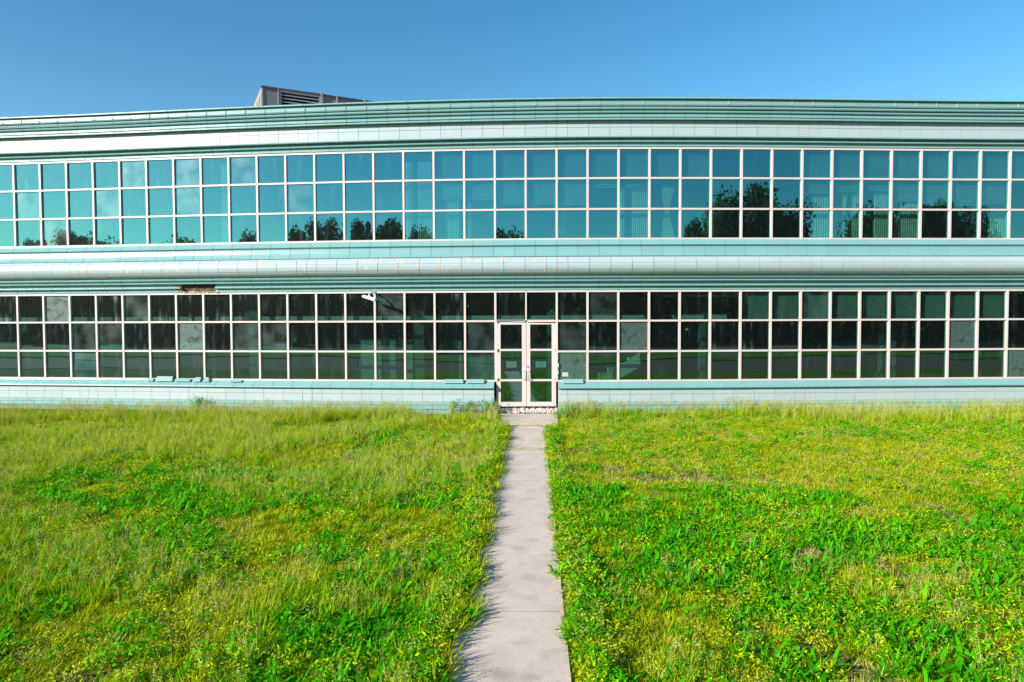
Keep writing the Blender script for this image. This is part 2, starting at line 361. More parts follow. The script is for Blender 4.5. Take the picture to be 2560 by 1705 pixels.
def i_of_px(px, y=720):
    lo, hi = -4.0, 38.0
    z = CAM_Z + .2
    for _ in range(40):
        m = (lo + hi) / 2; x, yy = P(m)
        # project
        d = Vector((x, yy, zz(y) - CAM_Z)); q = d.dot(Rr) / d.dot(Fv) * F_PX + 1280
        if q < px: lo = m
        else: hi = m
    return (lo + hi) / 2
hole_i = (i_of_px(455), i_of_px(549))
s_lo, s_hi = (I0 - iS) * W, (I1 - iS) * W
for ci, (nm, prof, flat, mat) in enumerate(COURSES):
    back = -.03 if nm != 'coping_tile' else -.30
    full = profile_mesh(nm, prof, TL, mat, back); half = profile_mesh(nm + '_half', prof, TL / 2, mat, back)
    spans = []
    k0, k1 = math.floor(s_lo / (12 * TL)), math.ceil(s_hi / (12 * TL))
    for k in range(k0, k1):
        b = k * 12 * TL
        if flat: spans += [(b + TL / 4, half)] + [(b + TL * (j + 1), full) for j in range(11)] + [(b + 11.75 * TL, half)]
        else: spans += [(b + TL * (j + .5), full) for j in range(12)]
    low = ci <= 3
    for s, me in spans:
        hl = TL / 2 if me is full else TL / 4
        if s - hl < s_lo - .35 or s + hl > s_hi + .35: continue
        i = iS + s / W; a, b = i - hl / W, i + hl / W
        if low:
            # pieces are cut at the door opening
            if a >= DOOR_I[0] - .06 and b <= DOOR_I[1] + .06: continue
            if a < DOOR_I[0] - .04 < b or a < DOOR_I[1] + .04 < b:
                if a < DOOR_I[0] - .04: a2, b2 = a, DOOR_I[0] - .04
                else: a2, b2 = DOOR_I[1] + .04, b
                L = (b2 - a2) * W
                if L < .03: continue
                i = (a2 + b2) / 2; me = profile_mesh(nm + '_cut', prof, L, mat, back if nm != 'sill_tile' else -.03)
        if nm == 'lower_head_moulding_tile' and hole_i[0] - .05 < i < hole_i[1] + .05: continue
        o = child(nm, me, i, rng.normal(0, .0008), 0, dth=rng.normal(0, .0022), tilt=0)
# mortar bed behind all courses, in runs following the curve
def sweep(name, prof, a, b, mat, back, n=None):
    """one long body with the profile following the curved wall from a to b"""
    ring = list(prof) + [(back, prof[-1][1]), (back, prof[0][1])]; n = n or max(2, int((b - a) * 2))
    v = []; m = len(ring); bx, by, bz = parent_loc(office)
    for k in range(n + 1):
        i = a + (b - a) * k / n
        for o, z in ring:
            x, y = P(i, o); v.append((x - bx, y - by, z))
    f = []
    for k in range(n):
        for j in range(m): f.append((k * m + j, k * m + (j + 1) % m, (k + 1) * m + (j + 1) % m, (k + 1) * m + j))
    f += [tuple(range(m))[::-1], tuple(n * m + j for j in range(m))]
    me = mesh(name, v, f, mat); bm = bmesh.new(); bm.from_mesh(me); bmesh.ops.recalc_face_normals(bm, faces=bm.faces); bm.to_mesh(me); bm.free()
    return link(name, me, office)
def inset(prof, d=.0075):
    z0, z1 = prof[0][1], prof[-1][1]
    return [(max(o - d, -.02), z) for o, z in prof]
groups_low = [c for c in COURSES[:4]]; mid = COURSES[4:11]; top = COURSES[11:]
def merged(cs):
    r = []
    for c in cs: r += inset(c[1])
    # keep z rising
    out = [r[0]]
    for o, z in r[1:]:
        if z <= out[-1][1] + .0004: z = out[-1][1] + .0005
        out.append((o, z))
    return out
for a, b in ((I0 - .3, DOOR_I[0] - .045), (DOOR_I[1] + .045, I1 + .3)):
    sweep('mortar_bed', merged(groups_low), a, b, M_MORTAR, -.18)
# the mid band bed stops either side of the broken-out moulding
full_mid = merged(mid); lower_rm = merged(mid[1:])
sweep('mortar_bed', full_mid, I0 - .3, hole_i[0], M_MORTAR, -.18); sweep('mortar_bed', full_mid, hole_i[1], I1 + .3, M_MORTAR, -.18)
sweep('mortar_bed', lower_rm, hole_i[0], hole_i[1], M_MORTAR, -.18)
sweep('mortar_bed', merged(top), I0 - .3, I1 + .3, M_MORTAR, -.18)
# broken-out recess: ragged dark substrate with a lip of mortar
def ragged(name, a, b, z0, z1, off, mat, n, amp, back=-.17):
    v = []; bx, by, _ = parent_loc(office)
    for k in range(n + 1):
        i = a + (b - a) * k / n
        for zc, o in ((z0, off), (z1, off), (z1, back), (z0, back)):
            oo = o + (rng.uniform(-amp, amp) if o == off else 0); zq = zc + (rng.uniform(-amp, amp) if o == off and zc == z1 else 0)
            x, y = P(i, oo); v.append((x - bx, y - by, zq))
    f = [(k * 4 + j, k * 4 + (j + 1) % 4, k * 4 + 4 + (j + 1) % 4, k * 4 + 4 + j) for k in range(n) for j in range(4)] + [(3, 2, 1, 0), tuple(n * 4 + j for j in range(4))]
    me = mesh(name, v, f, mat); bm = bmesh.new(); bm.from_mesh(me); bmesh.ops.recalc_face_normals(bm, faces=bm.faces); bm.to_mesh(me); bm.free()
    return link(name, me, office)
zt, zb_ = mid[0][1][-1][1], Z_LT
ragged('exposed_substrate', hole_i[0], hole_i[1], zb_ + .004, zt - .012, -.05, M_DARKGAP, 14, .02)
ragged('mortar_ledge', hole_i[0] + .06, hole_i[1] - .02, zb_ + .006, zb_ + .035, .035, simple('crumbled_mortar', (.50, .40, .34), .95, .3, 20, 0, .8), 16, .012)
ragged('broken_tile_edge', hole_i[0] - .02, hole_i[1] + .01, zt - .012, zt - .001, .06, simple('mossy_broken_edge', (.16, .13, .07), .95, .5, 20, 0, .8), 18, .010)
# white mortar dabs at the foot of the parapet joints
md = MB(); bx, by, _ = parent_loc(office)
zd = zz(260.3, .36)
for k in range(int(s_lo / TL), int(s_hi / TL)):
    i = iS + k * TL / W; x, y = P(i, .372); h = rng.uniform(.010, .022); wd = rng.uniform(.012, .032)
    n0 = len(md.v)
    for (dx, dz) in [(wd * math.cos(t) * rng.uniform(.8, 1.2), h * math.sin(t) * rng.uniform(.8, 1.2)) for t in np.linspace(0, 2 * math.pi, 8)[:-1]]:
        md.v.append((x - bx + dx, y - by, zd + dz))
    for (dx, dz) in [(wd * 1.1 * math.cos(t), h * 1.1 * math.sin(t)) for t in np.linspace(0, 2 * math.pi, 8)[:-1]]:
        md.v.append((x - bx + dx, y - by + .03, zd + dz))
    md.f += [tuple(n0 + j for j in range(7))] + [(n0 + j, n0 + 7 + j, n0 + 7 + (j + 1) % 7, n0 + (j + 1) % 7) for j in range(7)]
    if rng.random() < .5:   # thin pointing running up the joint
        md.box(x - bx - .007, x - bx + .007, y - by + .002, y - by + .03, zd, zd + rng.uniform(.08, .18))
tag(link('mortar_dabs', md.mesh('mortar_dabs', simple('white_mortar', (.40, .36, .35), .9))  , office), kind='stuff')

# ------------------------------------------------------------ window frames and glass
MW, RAIL = .058, .053
mull_u = box_mesh('mullion', -MW / 2, MW / 2, 0, .12, Z_UB, Z_UT, M_FRAME); mull_l = box_mesh('mullion', -MW / 2, MW / 2, 0, .12, Z_LB, Z_LT, M_FRAME)
for i in range(I0, I1 + 1):
    child('mullion', mull_u, i, dth=0)
    if i == 18: continue
    child('mullion', mull_l, i)
z18 = Z_LB + 2 * (Z_LT - Z_LB) / 3
child('mullion', box_mesh('mullion', -MW / 2 + .008, MW / 2 - .008, 0, .12, z18 + .031, Z_LT, M_FRAME), 18)
rail_mesh = box_mesh('transom', -(W - MW) / 2, (W - MW) / 2, .004, .11, -RAIL / 2, RAIL / 2, M_FRAME)
def zrow(lo, hi, r): return lo + (hi - lo) * r / 3
for lo, hi, lower in ((Z_UB, Z_UT, 0), (Z_LB, Z_LT, 1)):
    for i in range(I0, I1):
        for r in range(4):
            if lower and i in (17, 18) and r < 2: continue
            z = zrow(lo, hi, r) + (RAIL / 2 if r == 0 else -RAIL / 2 if r == 3 else 0)
            child('transom', rail_mesh, i + .5, 0, z)
PH = (Z_UT - Z_UB) / 3
pane_me = {}
for k, m in (('n', M_GLASS), ('l', M_GLASS_L), ('d', M_GLASS_D), ('s', M_GLASS_S)):
    pane_me[k] = box_mesh('glass_pane', -(W - MW) / 2 - .012, (W - MW) / 2 + .012, 0, .006, -PH / 2 + .02, PH / 2 - .02, m)
DU = {(4, 2): 'd', (6, 2): 'd', (6, 1): 'd', (10, 1): 'd', (1, 0): 'd', (3, 1): 'd', (0, 1): 'd', (8, 2): 'd'}
DL = {(1, 2): 's', (6, 1): 's', (19, 0): 's', (19, 1): 'd', (21, 1): 's', (32, 1): 's', (9, 1): 'd', (8, 1): 'd', (2, 1): 'd', (2, 0): 'd', (4, 2): 'd', (3, 1): 'd', (27, 2): 'd', (34, 0): 's', (16, 1): 'd', (13, 2): 'd', (16, 0): 'd', (20, 2): 'd'}
for lo, hi, lower in ((Z_UB, Z_UT, 0), (Z_LB, Z_LT, 1)):
    for i in range(I0, I1):
        for r in range(3):
            if lower and i in (17, 18) and r < 2: continue
            kk = (DL if lower else DU).get((i, r), 'l' if lower else 'n')
            child('glass_pane', pane_me[kk], i + .5, -.052, (zrow(lo, hi, r) + zrow(lo, hi, r + 1)) / 2, dth=rng.normal(0, .0028), tilt=(-.0065 if lower else 0) + rng.normal(0, .0022))

# ------------------------------------------------------------ entrance doors
s392 = lambda x: 1100 + x / 3.92
t392 = lambda y: 700 + y / 3.92
dY = (P(17)[1] + P(19)[1]) / 2 + .03
th18 = theta(18)
def dx_(x): return unproj(s392(x), 900, dY)[0]
def dz_(y): return unproj(1314, t392(y), dY)[1]
door_z0, door_z1 = dz_(1253), dz_(404)
frame_parts = [(535, 559), (1121, 1156)]
bx0, by0, _ = parent_loc(office)
def obox(name, x0, x1, z0, z1, y0, y1, mat, parent=office, bevel=0):
    """box given in door pixels, sitting dY+y0..dY+y1"""
    pl = parent_loc(parent) if parent is office else tuple(a + b for a, b in zip(parent_loc(office), parent_loc(parent)))
    X0, X1, Z0, Z1 = dx_(x0), dx_(x1), dz_(z0), dz_(z1)
    cx, cz = (X0 + X1) / 2, (Z0 + Z1) / 2
    me = box_mesh(name, X0 - cx, X1 - cx, y0, y1, min(Z0, Z1) - cz, max(Z0, Z1) - cz, mat, bevel)
    o = link(name, me, parent); o.location = (cx - pl[0], dY - pl[1], cz - pl[2]); return o
obox('door_frame', 553, 563, 404, 1262, .0, .10, M_DOORF); obox('door_frame', 1121, 1136, 404, 1262, .0, .10, M_DOORF)
obox('door_header', 553, 1120, 386, 403, -.035, .07, M_ALU)
obox('threshold', 545, 1148, 1256, 1268, -.05, .12, M_HINGE)
M_DGLASS = glass_mat('door_glass', .05, 0, False, (.27, .58, .56))
for side, (x0, x1, p0, p1) in enumerate(((564, 843, 594, 803), (847, 1119, 884, 1095))):
    lf = empty('door_leaf'); lf.parent = office
    lf.location = (dx_((x0 + x1) / 2) - bx0, dY - by0, 0)
    obox('stile', x0, p0, 406, 1252, .0, .045, M_DOORF, lf); obox('stile', p1, x1, 406, 1252, .0, .045, M_DOORF, lf)
    for za, zb2 in ((406, 436), (675, 695), (972, 992), (1195, 1252)): obox('rail', p0, p1, za, zb2, .002, .043, M_DOORF, lf)
    for za, zb2 in ((436, 675), (695, 972), (992, 1195)):
        g = obox('door_pane', p0, p1, za, zb2, .018, .024, M_DGLASS, lf); g.rotation_euler[0] = -.004 if za < 900 else 0.0
    hx = 549 if side == 0 else 1130
    for zc in (408, 690, 975): obox('hinge', hx + (12 if side == 0 else 0), hx + (24 if side == 0 else 12), zc - 14, zc + 14, -.022, .0, M_HINGE, lf)
    # bow pull handle
    cx = dx_(822 if side == 0 else 868); h = MB(); zt2, zb3 = dz_(893), dz_(975)
    sx = -.035 if side == 0 else .035
    if side == 0: pts = [(.03, 0, zt2), (.03, -.06, zt2), (sx, -.075, zt2 - .02), (sx, -.075, zb3 + .02), (.03, -.06, zb3), (.03, 0, zb3)]
    else: pts = [(-.01, 0, zt2), (-.01, -.07, zt2), (-.012, -.08, zt2 - .02), (-.012, -.08, zb3 + .02), (-.01, -.07, zb3), (-.01, 0, zb3)]
    h.tube(pts, .011, 8); pl = (lf.location.x + bx0, lf.location.y + by0)
    o = link('pull_handle', h.mesh('pull_handle', M_DOORF if side == 0 else M_ALU, True), lf); o.location = (cx - pl[0], 0, 0)
    if side: 
        k = MB(); k.tube([(0, .0, 0), (0, -.02, 0)], .022, 12); o = link('lock_cylinder', k.mesh('lock_cylinder', M_ALU), lf); o.location = (dx_(857) - pl[0], 0, dz_(850))
# side reveals of the door opening in the tiled base (returns of the plinth)
# paper notices behind the door glass
for side, (xa, xb) in enumerate(((648, 751), (937, 1040))):
    X0, X1, Z0, Z1 = dx_(xa), dx_(xb), dz_(858), dz_(798)
    n = empty('paper_notice', ((X0 + X1) / 2, dY + .026, (Z0 + Z1) / 2))
    cx, hz = (X1 - X0) / 2, (Z1 - Z0) / 2
    link('sheet', box_mesh('sheet', -cx, cx, 0, .002, -hz, hz, M_PAPER), n)
    ln = MB()
    for k in range(5):
        zc = hz * .62 - k * hz * .31; ww = cx * (.6 + .2 * math.sin(k * 2.3 + side)); ln.box(-ww, ww, -.0012, -.0004, zc - .006, zc + .006)
    link('printed_lines', ln.mesh('printed_lines', simple('faded_print', (.40, .45, .42), .8)), n)
    tag(n, ['pale green-tinted paper notice taped inside the left door leaf', 'pale green-tinted paper notice taped inside the right door leaf'][side], 'notice', 'paper notices on the entrance doors')
# entry reader boxes on the right jamb
rd = empty('door_intercom', (dx_(1151), dY - .045, dz_(836)))
link('housing', box_mesh('housing', -.035, .035, -.03, .03, -.07, .07, M_ALU, .006), rd)
link('faceplate', box_mesh('faceplate', -.026, .026, -.034, -.0305, -.05, .05, M_PAINT, 0), rd)
link('button', MB().tube([(0, -.035, -.02), (0, -.041, -.02)], .010, 10).mesh('button', M_HINGE), rd)
tag(rd, 'small grey intercom box on the right jamb of the double door', 'intercom')
rd = empty('key_box', (dx_(1151), dY - .045, dz_(905)))
link('housing', box_mesh('housing', -.02, .026, -.03, .03, -.055, .055, M_PAINT, .006), rd)
link('knob', MB().tube([(-.008, -.03, .03), (-.008, -.055, .03)], .016, 10).mesh('knob', M_ALU), rd)
link('shackle', MB().tube([(-.008, -.03, -.02), (-.012, -.05, -.05), (.0, -.05, -.075), (.012, -.03, -.05)], .007, 8).mesh('shackle', M_ALU), rd)
tag(rd, 'small white lock box below the grey intercom beside the door', 'lock box')
i19 = i_of_px(1413, 936); x, y = P(i19, -.04)
lb = empty('window_sticker', (x, y, unproj(1413, 936, y)[1]), theta(i19))
link('sticker_sheet', box_mesh('sticker_sheet', -.09, .09, 0, .003, -.062, .062, M_LABELG), lb)
link('printed_lines', MB().box(-.07, .07, -.0012, -.0004, .01, .022).box(-.07, .05, -.0012, -.0004, -.02, -.008).mesh('printed_lines', simple('grey_print', (.42, .40, .44), .8)), lb)
tag(lb, 'small grey-white printed sticker low on the pane right of the doors', 'sticker')
# blocking under the door at jambs
# ------------------------------------------------------------ structure behind the facade
def strip(name, a, b, o0, o1, z0, z1, mat, n=None):
    """curved solid between offsets o0 (outer) and o1 (inner)"""
    return sweep(name, [(o0, z0), (o0, z1)], a, b, mat, o1, n)
A, B = I0 - .3, I1 + .3
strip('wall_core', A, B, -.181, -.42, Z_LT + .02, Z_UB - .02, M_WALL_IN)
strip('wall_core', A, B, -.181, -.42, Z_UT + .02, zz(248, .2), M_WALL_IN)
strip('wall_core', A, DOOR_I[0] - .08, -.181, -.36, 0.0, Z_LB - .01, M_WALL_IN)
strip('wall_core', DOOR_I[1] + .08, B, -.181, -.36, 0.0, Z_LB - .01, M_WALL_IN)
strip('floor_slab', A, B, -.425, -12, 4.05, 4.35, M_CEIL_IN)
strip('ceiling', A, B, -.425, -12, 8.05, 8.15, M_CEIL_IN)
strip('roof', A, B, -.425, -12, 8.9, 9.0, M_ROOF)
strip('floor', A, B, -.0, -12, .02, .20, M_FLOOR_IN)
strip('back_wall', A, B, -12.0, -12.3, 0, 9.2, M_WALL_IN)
for i, o in ((A, 0), (B, 0)):
    x0, y0 = P(i, -.19); x1, y1 = P(i, -12.2)
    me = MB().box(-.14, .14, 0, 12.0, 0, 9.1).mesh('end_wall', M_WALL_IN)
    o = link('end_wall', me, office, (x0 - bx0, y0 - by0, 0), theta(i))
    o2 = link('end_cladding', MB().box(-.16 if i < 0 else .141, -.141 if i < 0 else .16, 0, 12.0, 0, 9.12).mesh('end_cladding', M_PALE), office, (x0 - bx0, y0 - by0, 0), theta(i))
# dropped white bulkhead just behind the ground floor glazing, broken by gaps
z_tr = zrow(Z_LB, Z_LT, 2)
def board(name, xa, xb, depth, z0, z1, mat=M_BULKH, thick=.05):
    a, b = i_of_px(xa), i_of_px(xb)
    return strip(name, a, b, -depth, -depth - thick, z0, z1, mat, 2)
for xa, xb in ((-120, 60), (92, 250), (262, 480), (508, 1030), (1040, 1640), (1700, 1840)):
    board('ceiling_bulkhead', xa, xb, .86 if xa < 1000 else .76, z_tr - .02, z_tr + .165)
# pale boards cut to the shape of sunlit wall sections behind the lower panes
for xa, xb, ya, d in ((872, 930, 845, .9), (936, 968, 845, .9), (968, 1012, 850, 1.1), (1100, 1135, 850, 1.6)):
    X, y = P(i_of_px((xa + xb) / 2)); zt_ = unproj(1300, ya, 19.9 + d)[1]
    board('lit_wall_board', xa, xb, d, .201, zt_, M_LITWALL, .04)
for px in (600, 1030, 1385, 1790, 2270):  # columns
    i = i_of_px(px); x, y = P(i, -1.0); link('column', box_mesh('column', -.18, .18, -.18, .18, .201, 4.05, M_WALL_IN), office, (x - bx0, y - by0, 0), theta(i))
    x, y = P(i + .3, -1.2); link('column', box_mesh('column', -.18, .18, -.18, .18, 4.351, 8.05, M_WALL_IN), office, (x - bx0, y - by0, 0), theta(i))
# stair flight inside, right of the doors
i = i_of_px(1500); x, y = P(i, -1.3); stf = empty('stair_flight', (x - bx0, y - by0, 0)); stf.parent = office
tread = box_mesh('stair_step', -.15, .15, -.5, .5, 0, .17, M_BULKH)
for k in range(8): o = link('stair_step', tread, stf); o.location = (-.9 + k * .30, 0, .20 + k * .17)
link('stringer', mesh('stringer', [(-1.1, -.56, .2), (1.3, -.56, 1.75), (1.3, -.56, 1.3), (-.6, -.56, .2), (-1.1, -.53, .2), (1.3, -.53, 1.75), (1.3, -.53, 1.3), (-.6, -.53, .2)], [(0, 1, 2, 3), (4, 7, 6, 5), (0, 4, 5, 1), (1, 5, 6, 2), (2, 6, 7, 3), (3, 7, 4, 0)], M_BULKH), stf)
# ceiling light fittings seen through the top lower panes
lf_me = box_mesh('light_fitting', -.32, .32, -.06, .06, -.03, .03, M_BULKH)
for px in (110, 330, 520, 700, 905, 1000, 1690, 1760, 1820):
    i = i_of_px(px); x, y = P(i, -.42); link('light_fitting', lf_me, office, (x - bx0, y - by0, unproj(1300, 741, 20.3)[1]), theta(i))

# venetian blinds: thin slats joined per blind
def blind_mesh(w_, h, slat=.028):
    m = MB(); n = int(h / slat)
    for k in range(n):
        z = -k * slat; m.v += [(-w_ / 2, -.010, z - .010), (w_ / 2, -.010, z - .010), (w_ / 2, .010, z + .006), (-w_ / 2, .010, z + .006)]
        b = len(m.v) - 4; m.f.append((b, b + 1, b + 2, b + 3))
    m.box(-w_ / 2, w_ / 2, -.014, .014, -h - .02, -h); m.box(-w_ / 2, w_ / 2, -.02, .02, .012, .045)
    return m.mesh('window_blind', M_BLIND)
def blinds(lst, ztop, ymap):
    for i, yb in lst:
        x, y = P(i + .5, -.16); h = ztop - unproj(1300, yb, 20.1)[1]
        link('window_blind', blind_mesh(W - .05, h), office, (x - bx0, y - by0, ztop - .06), theta(i + .5))
blinds([(15, 488), (16, 492), (17, 504), (18, 503), (19, 506), (20, 464), (21, 464), (22, 443), (23, 443), (27, 477), (28, 474), (29, 470), (30, 494), (31, 505), (32, 505), (33, 500), (34, 448)], Z_UT, None)
blinds([(25, 800), (26, 800), (27, 800), (28, 800), (29, 800), (30, 800), (31, 800), (32, 800), (33, 799)], Z_LT, None)

# curtains: pleated sheets of their own
def curtain(xa, xb, ya, yb, label, pinch=None, seed=0):
    i = i_of_px((xa + xb) / 2, (ya + yb) / 2); x, y = P(i, -.30); yy = y
    X0, Zt = unproj(xa, ya, yy); X1, Zb = unproj(xb, yb, yy); Zb = min(Zb, Z_UB - .15)
    r = random.Random(seed); n = max(14, int((X1 - X0) / .012)); rows = 12; v = []; f = []
    fr = r.uniform(38, 55); ph = r.uniform(0, 6)
    for q in range(rows + 1):
        t = q / rows; z = Zt + (Zb - Zt) * t
        s = 1.0
        if pinch: s = .22 + .78 * min(1, abs(t - pinch) / .5) ** 1.1
        for k in range(n + 1):
            u = k / n - .5; xx = u * (X1 - X0)
            v.append((xx * s, .035 * math.sin(xx * fr * 2 + ph + .6 * math.sin(xx * 9)) * (0.6 + .4 * s), z))
    for q in range(rows):
        for k in range(n): a = q * (n + 1) + k; f.append((a, a + 1, a + n + 2, a + n + 1))
    me = mesh('curtain', v, f, M_CURT, True)
    o = link('curtain', me, None, ((X0 + X1) / 2, yy, 0), theta(i)); m = o.modifiers.new('cloth', 'SOLIDIFY'); m.thickness = .003
    tag(o, label, 'curtain', 'curtains behind the upper windows')
curtain(1014, 1036, 405, 600, 'narrow pleated curtain strip at the left of a curtained upper window left of the doors', None, 1)
curtain(1042, 1080, 405, 600, 'wide full-height pleated curtain behind an upper window left of the doors', None, 2)
curtain(1114, 1150, 497, 600, 'short pleated curtain hanging below a blind, up left of the double doors', None, 3)
curtain(1172, 1180, 505, 600, 'very thin single curtain fold up near the double doors', None, 4)
curtain(1551, 1566, 470, 600, 'thin curtain edge beside the wider curtain right of the doors, upper floor', None, 5)
curtain(1576, 1618, 465, 600, 'pleated curtain below a blind, upper floor, next to the tied curtain', None, 6)
curtain(1646, 1688, 460, 600, 'pale curtain tied in at the middle like an hourglass, upper floor', .45, 7)
curtain(2028, 2074, 480, 600, 'pleated curtain just right of the big reflected tree', None, 8)
curtain(2100, 2116, 470, 600, 'slanting left half of a parted curtain in the upper windows at the right', .6, 9)
curtain(2128, 2154, 440, 600, 'broad right half of a parted curtain in the upper windows at the right', None, 10)
curtain(2184, 2222, 462, 600, 'loosely pleated curtain over the left of the second reflected tree clump', None, 11)
curtain(2246, 2294, 485, 600, 'curtain with wide gaps between folds over the second reflected tree clump', None, 12)
curtain(2470, 2516, 540, 600, 'low half-height curtain near the right end of the upper windows', None, 13)
curtain(552, 580, 405, 600, 'faint curtain behind the upper windows at the left, above the broken moulding', None, 14)

# ------------------------------------------------------------ small bottle on the inner sill
i = i_of_px(2090, 940); x, y = P(i, -.2)
bt = MB().tube([(0, 0, 0), (0, 0, .16), (0, 0, .20), (0, 0, .25)], [.038, .038, .018, .018], 12).mesh('bottle', simple('pale_plastic_bottle', (.62, .68, .64), .4), True)
o = link('bottle', bt, None, (x, y, Z_LB - .002)); tag(o, 'small pale bottle standing inside on the sill at the lower right', 'bottle')

# ------------------------------------------------------------ security camera on its bracket
ci = 13.0; x, y = P(ci, 0); th = theta(ci)
scam = empty('security_camera', (x, y, 0), th)
def sc_pt(px, py, off):
    yy = y - off; X, Z = unproj(px, py, yy); return (X - x, -off, Z)
off = .42
pA = sc_pt(850 + 1085 / 11.775, 700 + 585 / 11.775, off + .07); pB = sc_pt(850 + 735 / 11.775, 700 + 485 / 11.775, off - .04)
bm_ = MB().tube([pA, pB], .047, 14)
link('camera_body', bm_.mesh('camera_body', M_PAINT, False), scam)
d = (Vector(pB) - Vector(pA)).normalized()
link('sun_hood', MB().tube([Vector(pA) - d * .005, Vector(pA) + d * .07], .056, 14).mesh('sun_hood', M_PAINT), scam)
link('lens_cap', MB().tube([Vector(pB), Vector(pB) + d * .035, Vector(pB) + d * .055], [.036, .034, .024], 12).mesh('lens_cap', M_YEL), scam)
mid_ = (Vector(pA) * .45 + Vector(pB) * .55) + Vector((0, 0, .045))
wl = Vector((.0, -.02, Z_LT - .03))
link('mounting_arm', MB().tube([mid_, mid_ + Vector((.0, .02, .06)), Vector((mid_.x * .72, -.22, Z_LT + .005 - .05)), Vector((-.01, -.10, Z_LT - .035)), wl], [.034, .024, .020, .02, .026], 10).mesh('mounting_arm', M_PAINT, True), scam)
link('swivel_joint', MB().tube([mid_ + Vector((-.05, 0, -.01)), mid_ + Vector((.05, 0, -.022))], .030, 12).mesh('swivel_joint', M_PAINT), scam)
link('wall_plate', box_mesh('wall_plate', -.04, .04, -.022, 0, Z_LT - .09, Z_LT - .0, M_PAINT, .004), scam)
tag(scam, 'white tubular security camera on a bent arm above the lower windows', 'camera')

# ------------------------------------------------------------ loose tile pieces lying on the lower sill
TM = simple('loose_teal_glaze', (.20, .34, .345), .3, .06); BIS = simple('peach_biscuit', (.52, .33, .21), .9, .1)
def loose(xa, xb, ya, yb, label, shear=(0, 0), depth=.16, chips=(), roll=.22, gname='tile pieces lying on the lower window sill'):
    i = i_of_px((xa + xb) / 2, yb); x, y = P(i, .04)
    L = (unproj(xb, yb, y)[0] - unproj(xa, yb, y)[0]); zb2 = Z_LB + .004; H = unproj(xa, ya, y)[1] - unproj(xa, yb, y)[1]
    o = empty('loose_tile_piece', (x, y, zb2 - .035), theta(i)); hx = L / 2
    a, b = shear
    # slab leaning back on the frame: front edge low, back edge high
    f0 = [(-hx, -.10, .0), (hx, -.10, .0), (hx - b * L, -.015, H), (-hx + a * L, -.015, H)]
    nrm = Vector((0, H, .085)).normalized() * .022
    v = [Vector(p) for p in f0] + [Vector(p) + Vector((0, nrm.y * .8, -nrm.z * .2)) for p in f0]
    me = mesh('glazed_slab', v, [(0, 1, 2, 3), (7, 6, 5, 4), (0, 4, 5, 1), (1, 5, 6, 2), (2, 6, 7, 3), (3, 7, 4, 0)], TM)
    bm = bmesh.new(); bm.from_mesh(me); bmesh.ops.recalc_face_normals(bm, faces=bm.faces); bmesh.ops.bevel(bm, geom=bm.edges[:], offset=.004, segments=1, affect='EDGES'); bm.to_mesh(me); bm.free()
    link('glazed_slab', me, o)
    for (u, t, r) in chips:
        p = Vector((-hx + u * L, -.10 + t * .085, t * H)); k = 7; vv = [p + Vector((r * math.cos(q) * rng.uniform(.7, 1.3), -.004, r * .6 * math.sin(q) * rng.uniform(.7, 1.3) + .002)) for q in np.linspace(0, 2 * math.pi, k + 1)[:-1]]
        vv2 = [q + Vector((0, .018, .0)) for q in vv]
        link('chipped_glaze', mesh('chipped_glaze', vv + vv2, [tuple(range(k))] + [(j, k + j, k + (j + 1) % k, (j + 1) % k) for j in range(k)], BIS), o)
    tag(o, label, 'tile', gname)
loose(372, 390, 946, 953.5, 'tiny square tile fragment left of the largest chipped tile on the sill', (.1, .05))
loose(392, 439, 941.5, 953.5, 'largest loose tile on the sill, teal with peach chips at its corners', (.05, .06), chips=((.07, .2, .03), (.08, .93, .025), (.93, .93, .025)))
loose(440, 483, 946.5, 954, 'flat low teal tile piece right of the chipped tile', (.04, .1))
loose(485, 507, 944, 954.3, 'slanted teal tile fragment just left of a window mullion', (.3, .02))
loose(511, 530, 943.5, 954.3, 'trapezoid teal tile fragment just right of a window mullion', (.25, .3), chips=((.85, .1, .014),))
loose(578, 610, 949.5, 955.3, 'low thin tile piece alone to the right of the broken fragments', (.03, .08))
loose(1111, 1160, 947, 956.5, 'long loose moulding tile, farther from the doors, left of the entrance', (.02, .02))
loose(1166, 1212, 947, 956.5, 'long loose moulding tile nearest the entrance on its left side', (.02, .02))
loose(1405, 1458, 947, 957, 'long loose moulding tile on the sill right of the entrance', (.02, .02))

# ------------------------------------------------------------ roof plant housing
hx0, hY = 0, 25.5
pL = unproj(655, 215, hY); Ht = pL[1]
ANG = R(58)      # long side runs away to the right
hvac = empty('roof_plant_housing', (pL[0], hY, 8.95), 0)
Hh = Ht - 8.95
tag(hvac, 'grey louvred metal plant housing standing on the flat roof', 'ventilation unit')
# find where the long side passes under the parapet line on screen: choose direction so that its top edge falls to (932,253)
best = None
for k in range(5, 88):
    a = R(k)
    for L in np.arange(2, 30, .25):
        q = Vector((pL[0] + math.cos(a) * L, hY + math.sin(a) * L, Ht - CAM_Z)); u = q.dot(Rr) / q.dot(Fv) * F_PX + 1280; vv = 852.5 - q.dot(Ur) / q.dot(Fv) * F_PX
        e = abs(u - 936) + abs(vv - 255) * 1.5
        if best is None or e < best[0]: best = (e, a, L)
_, ANG, LEN = best
pass
hvac.rotation_euler = (0, 0, ANG)
def hproj(s, z=Hh, back=0):
    q = Vector((pL[0] + math.cos(ANG) * s, hY + math.sin(ANG) * s, 8.95 + z - CAM_Z)); return q.dot(Rr) / q.dot(Fv) * F_PX + 1280
def s_at(px):
    lo, hi = 0, LEN * 2
    for _ in range(40):
        m = (lo + hi) / 2
        if hproj(m) < px: lo = m
        else: hi = m
    return (lo + hi) / 2
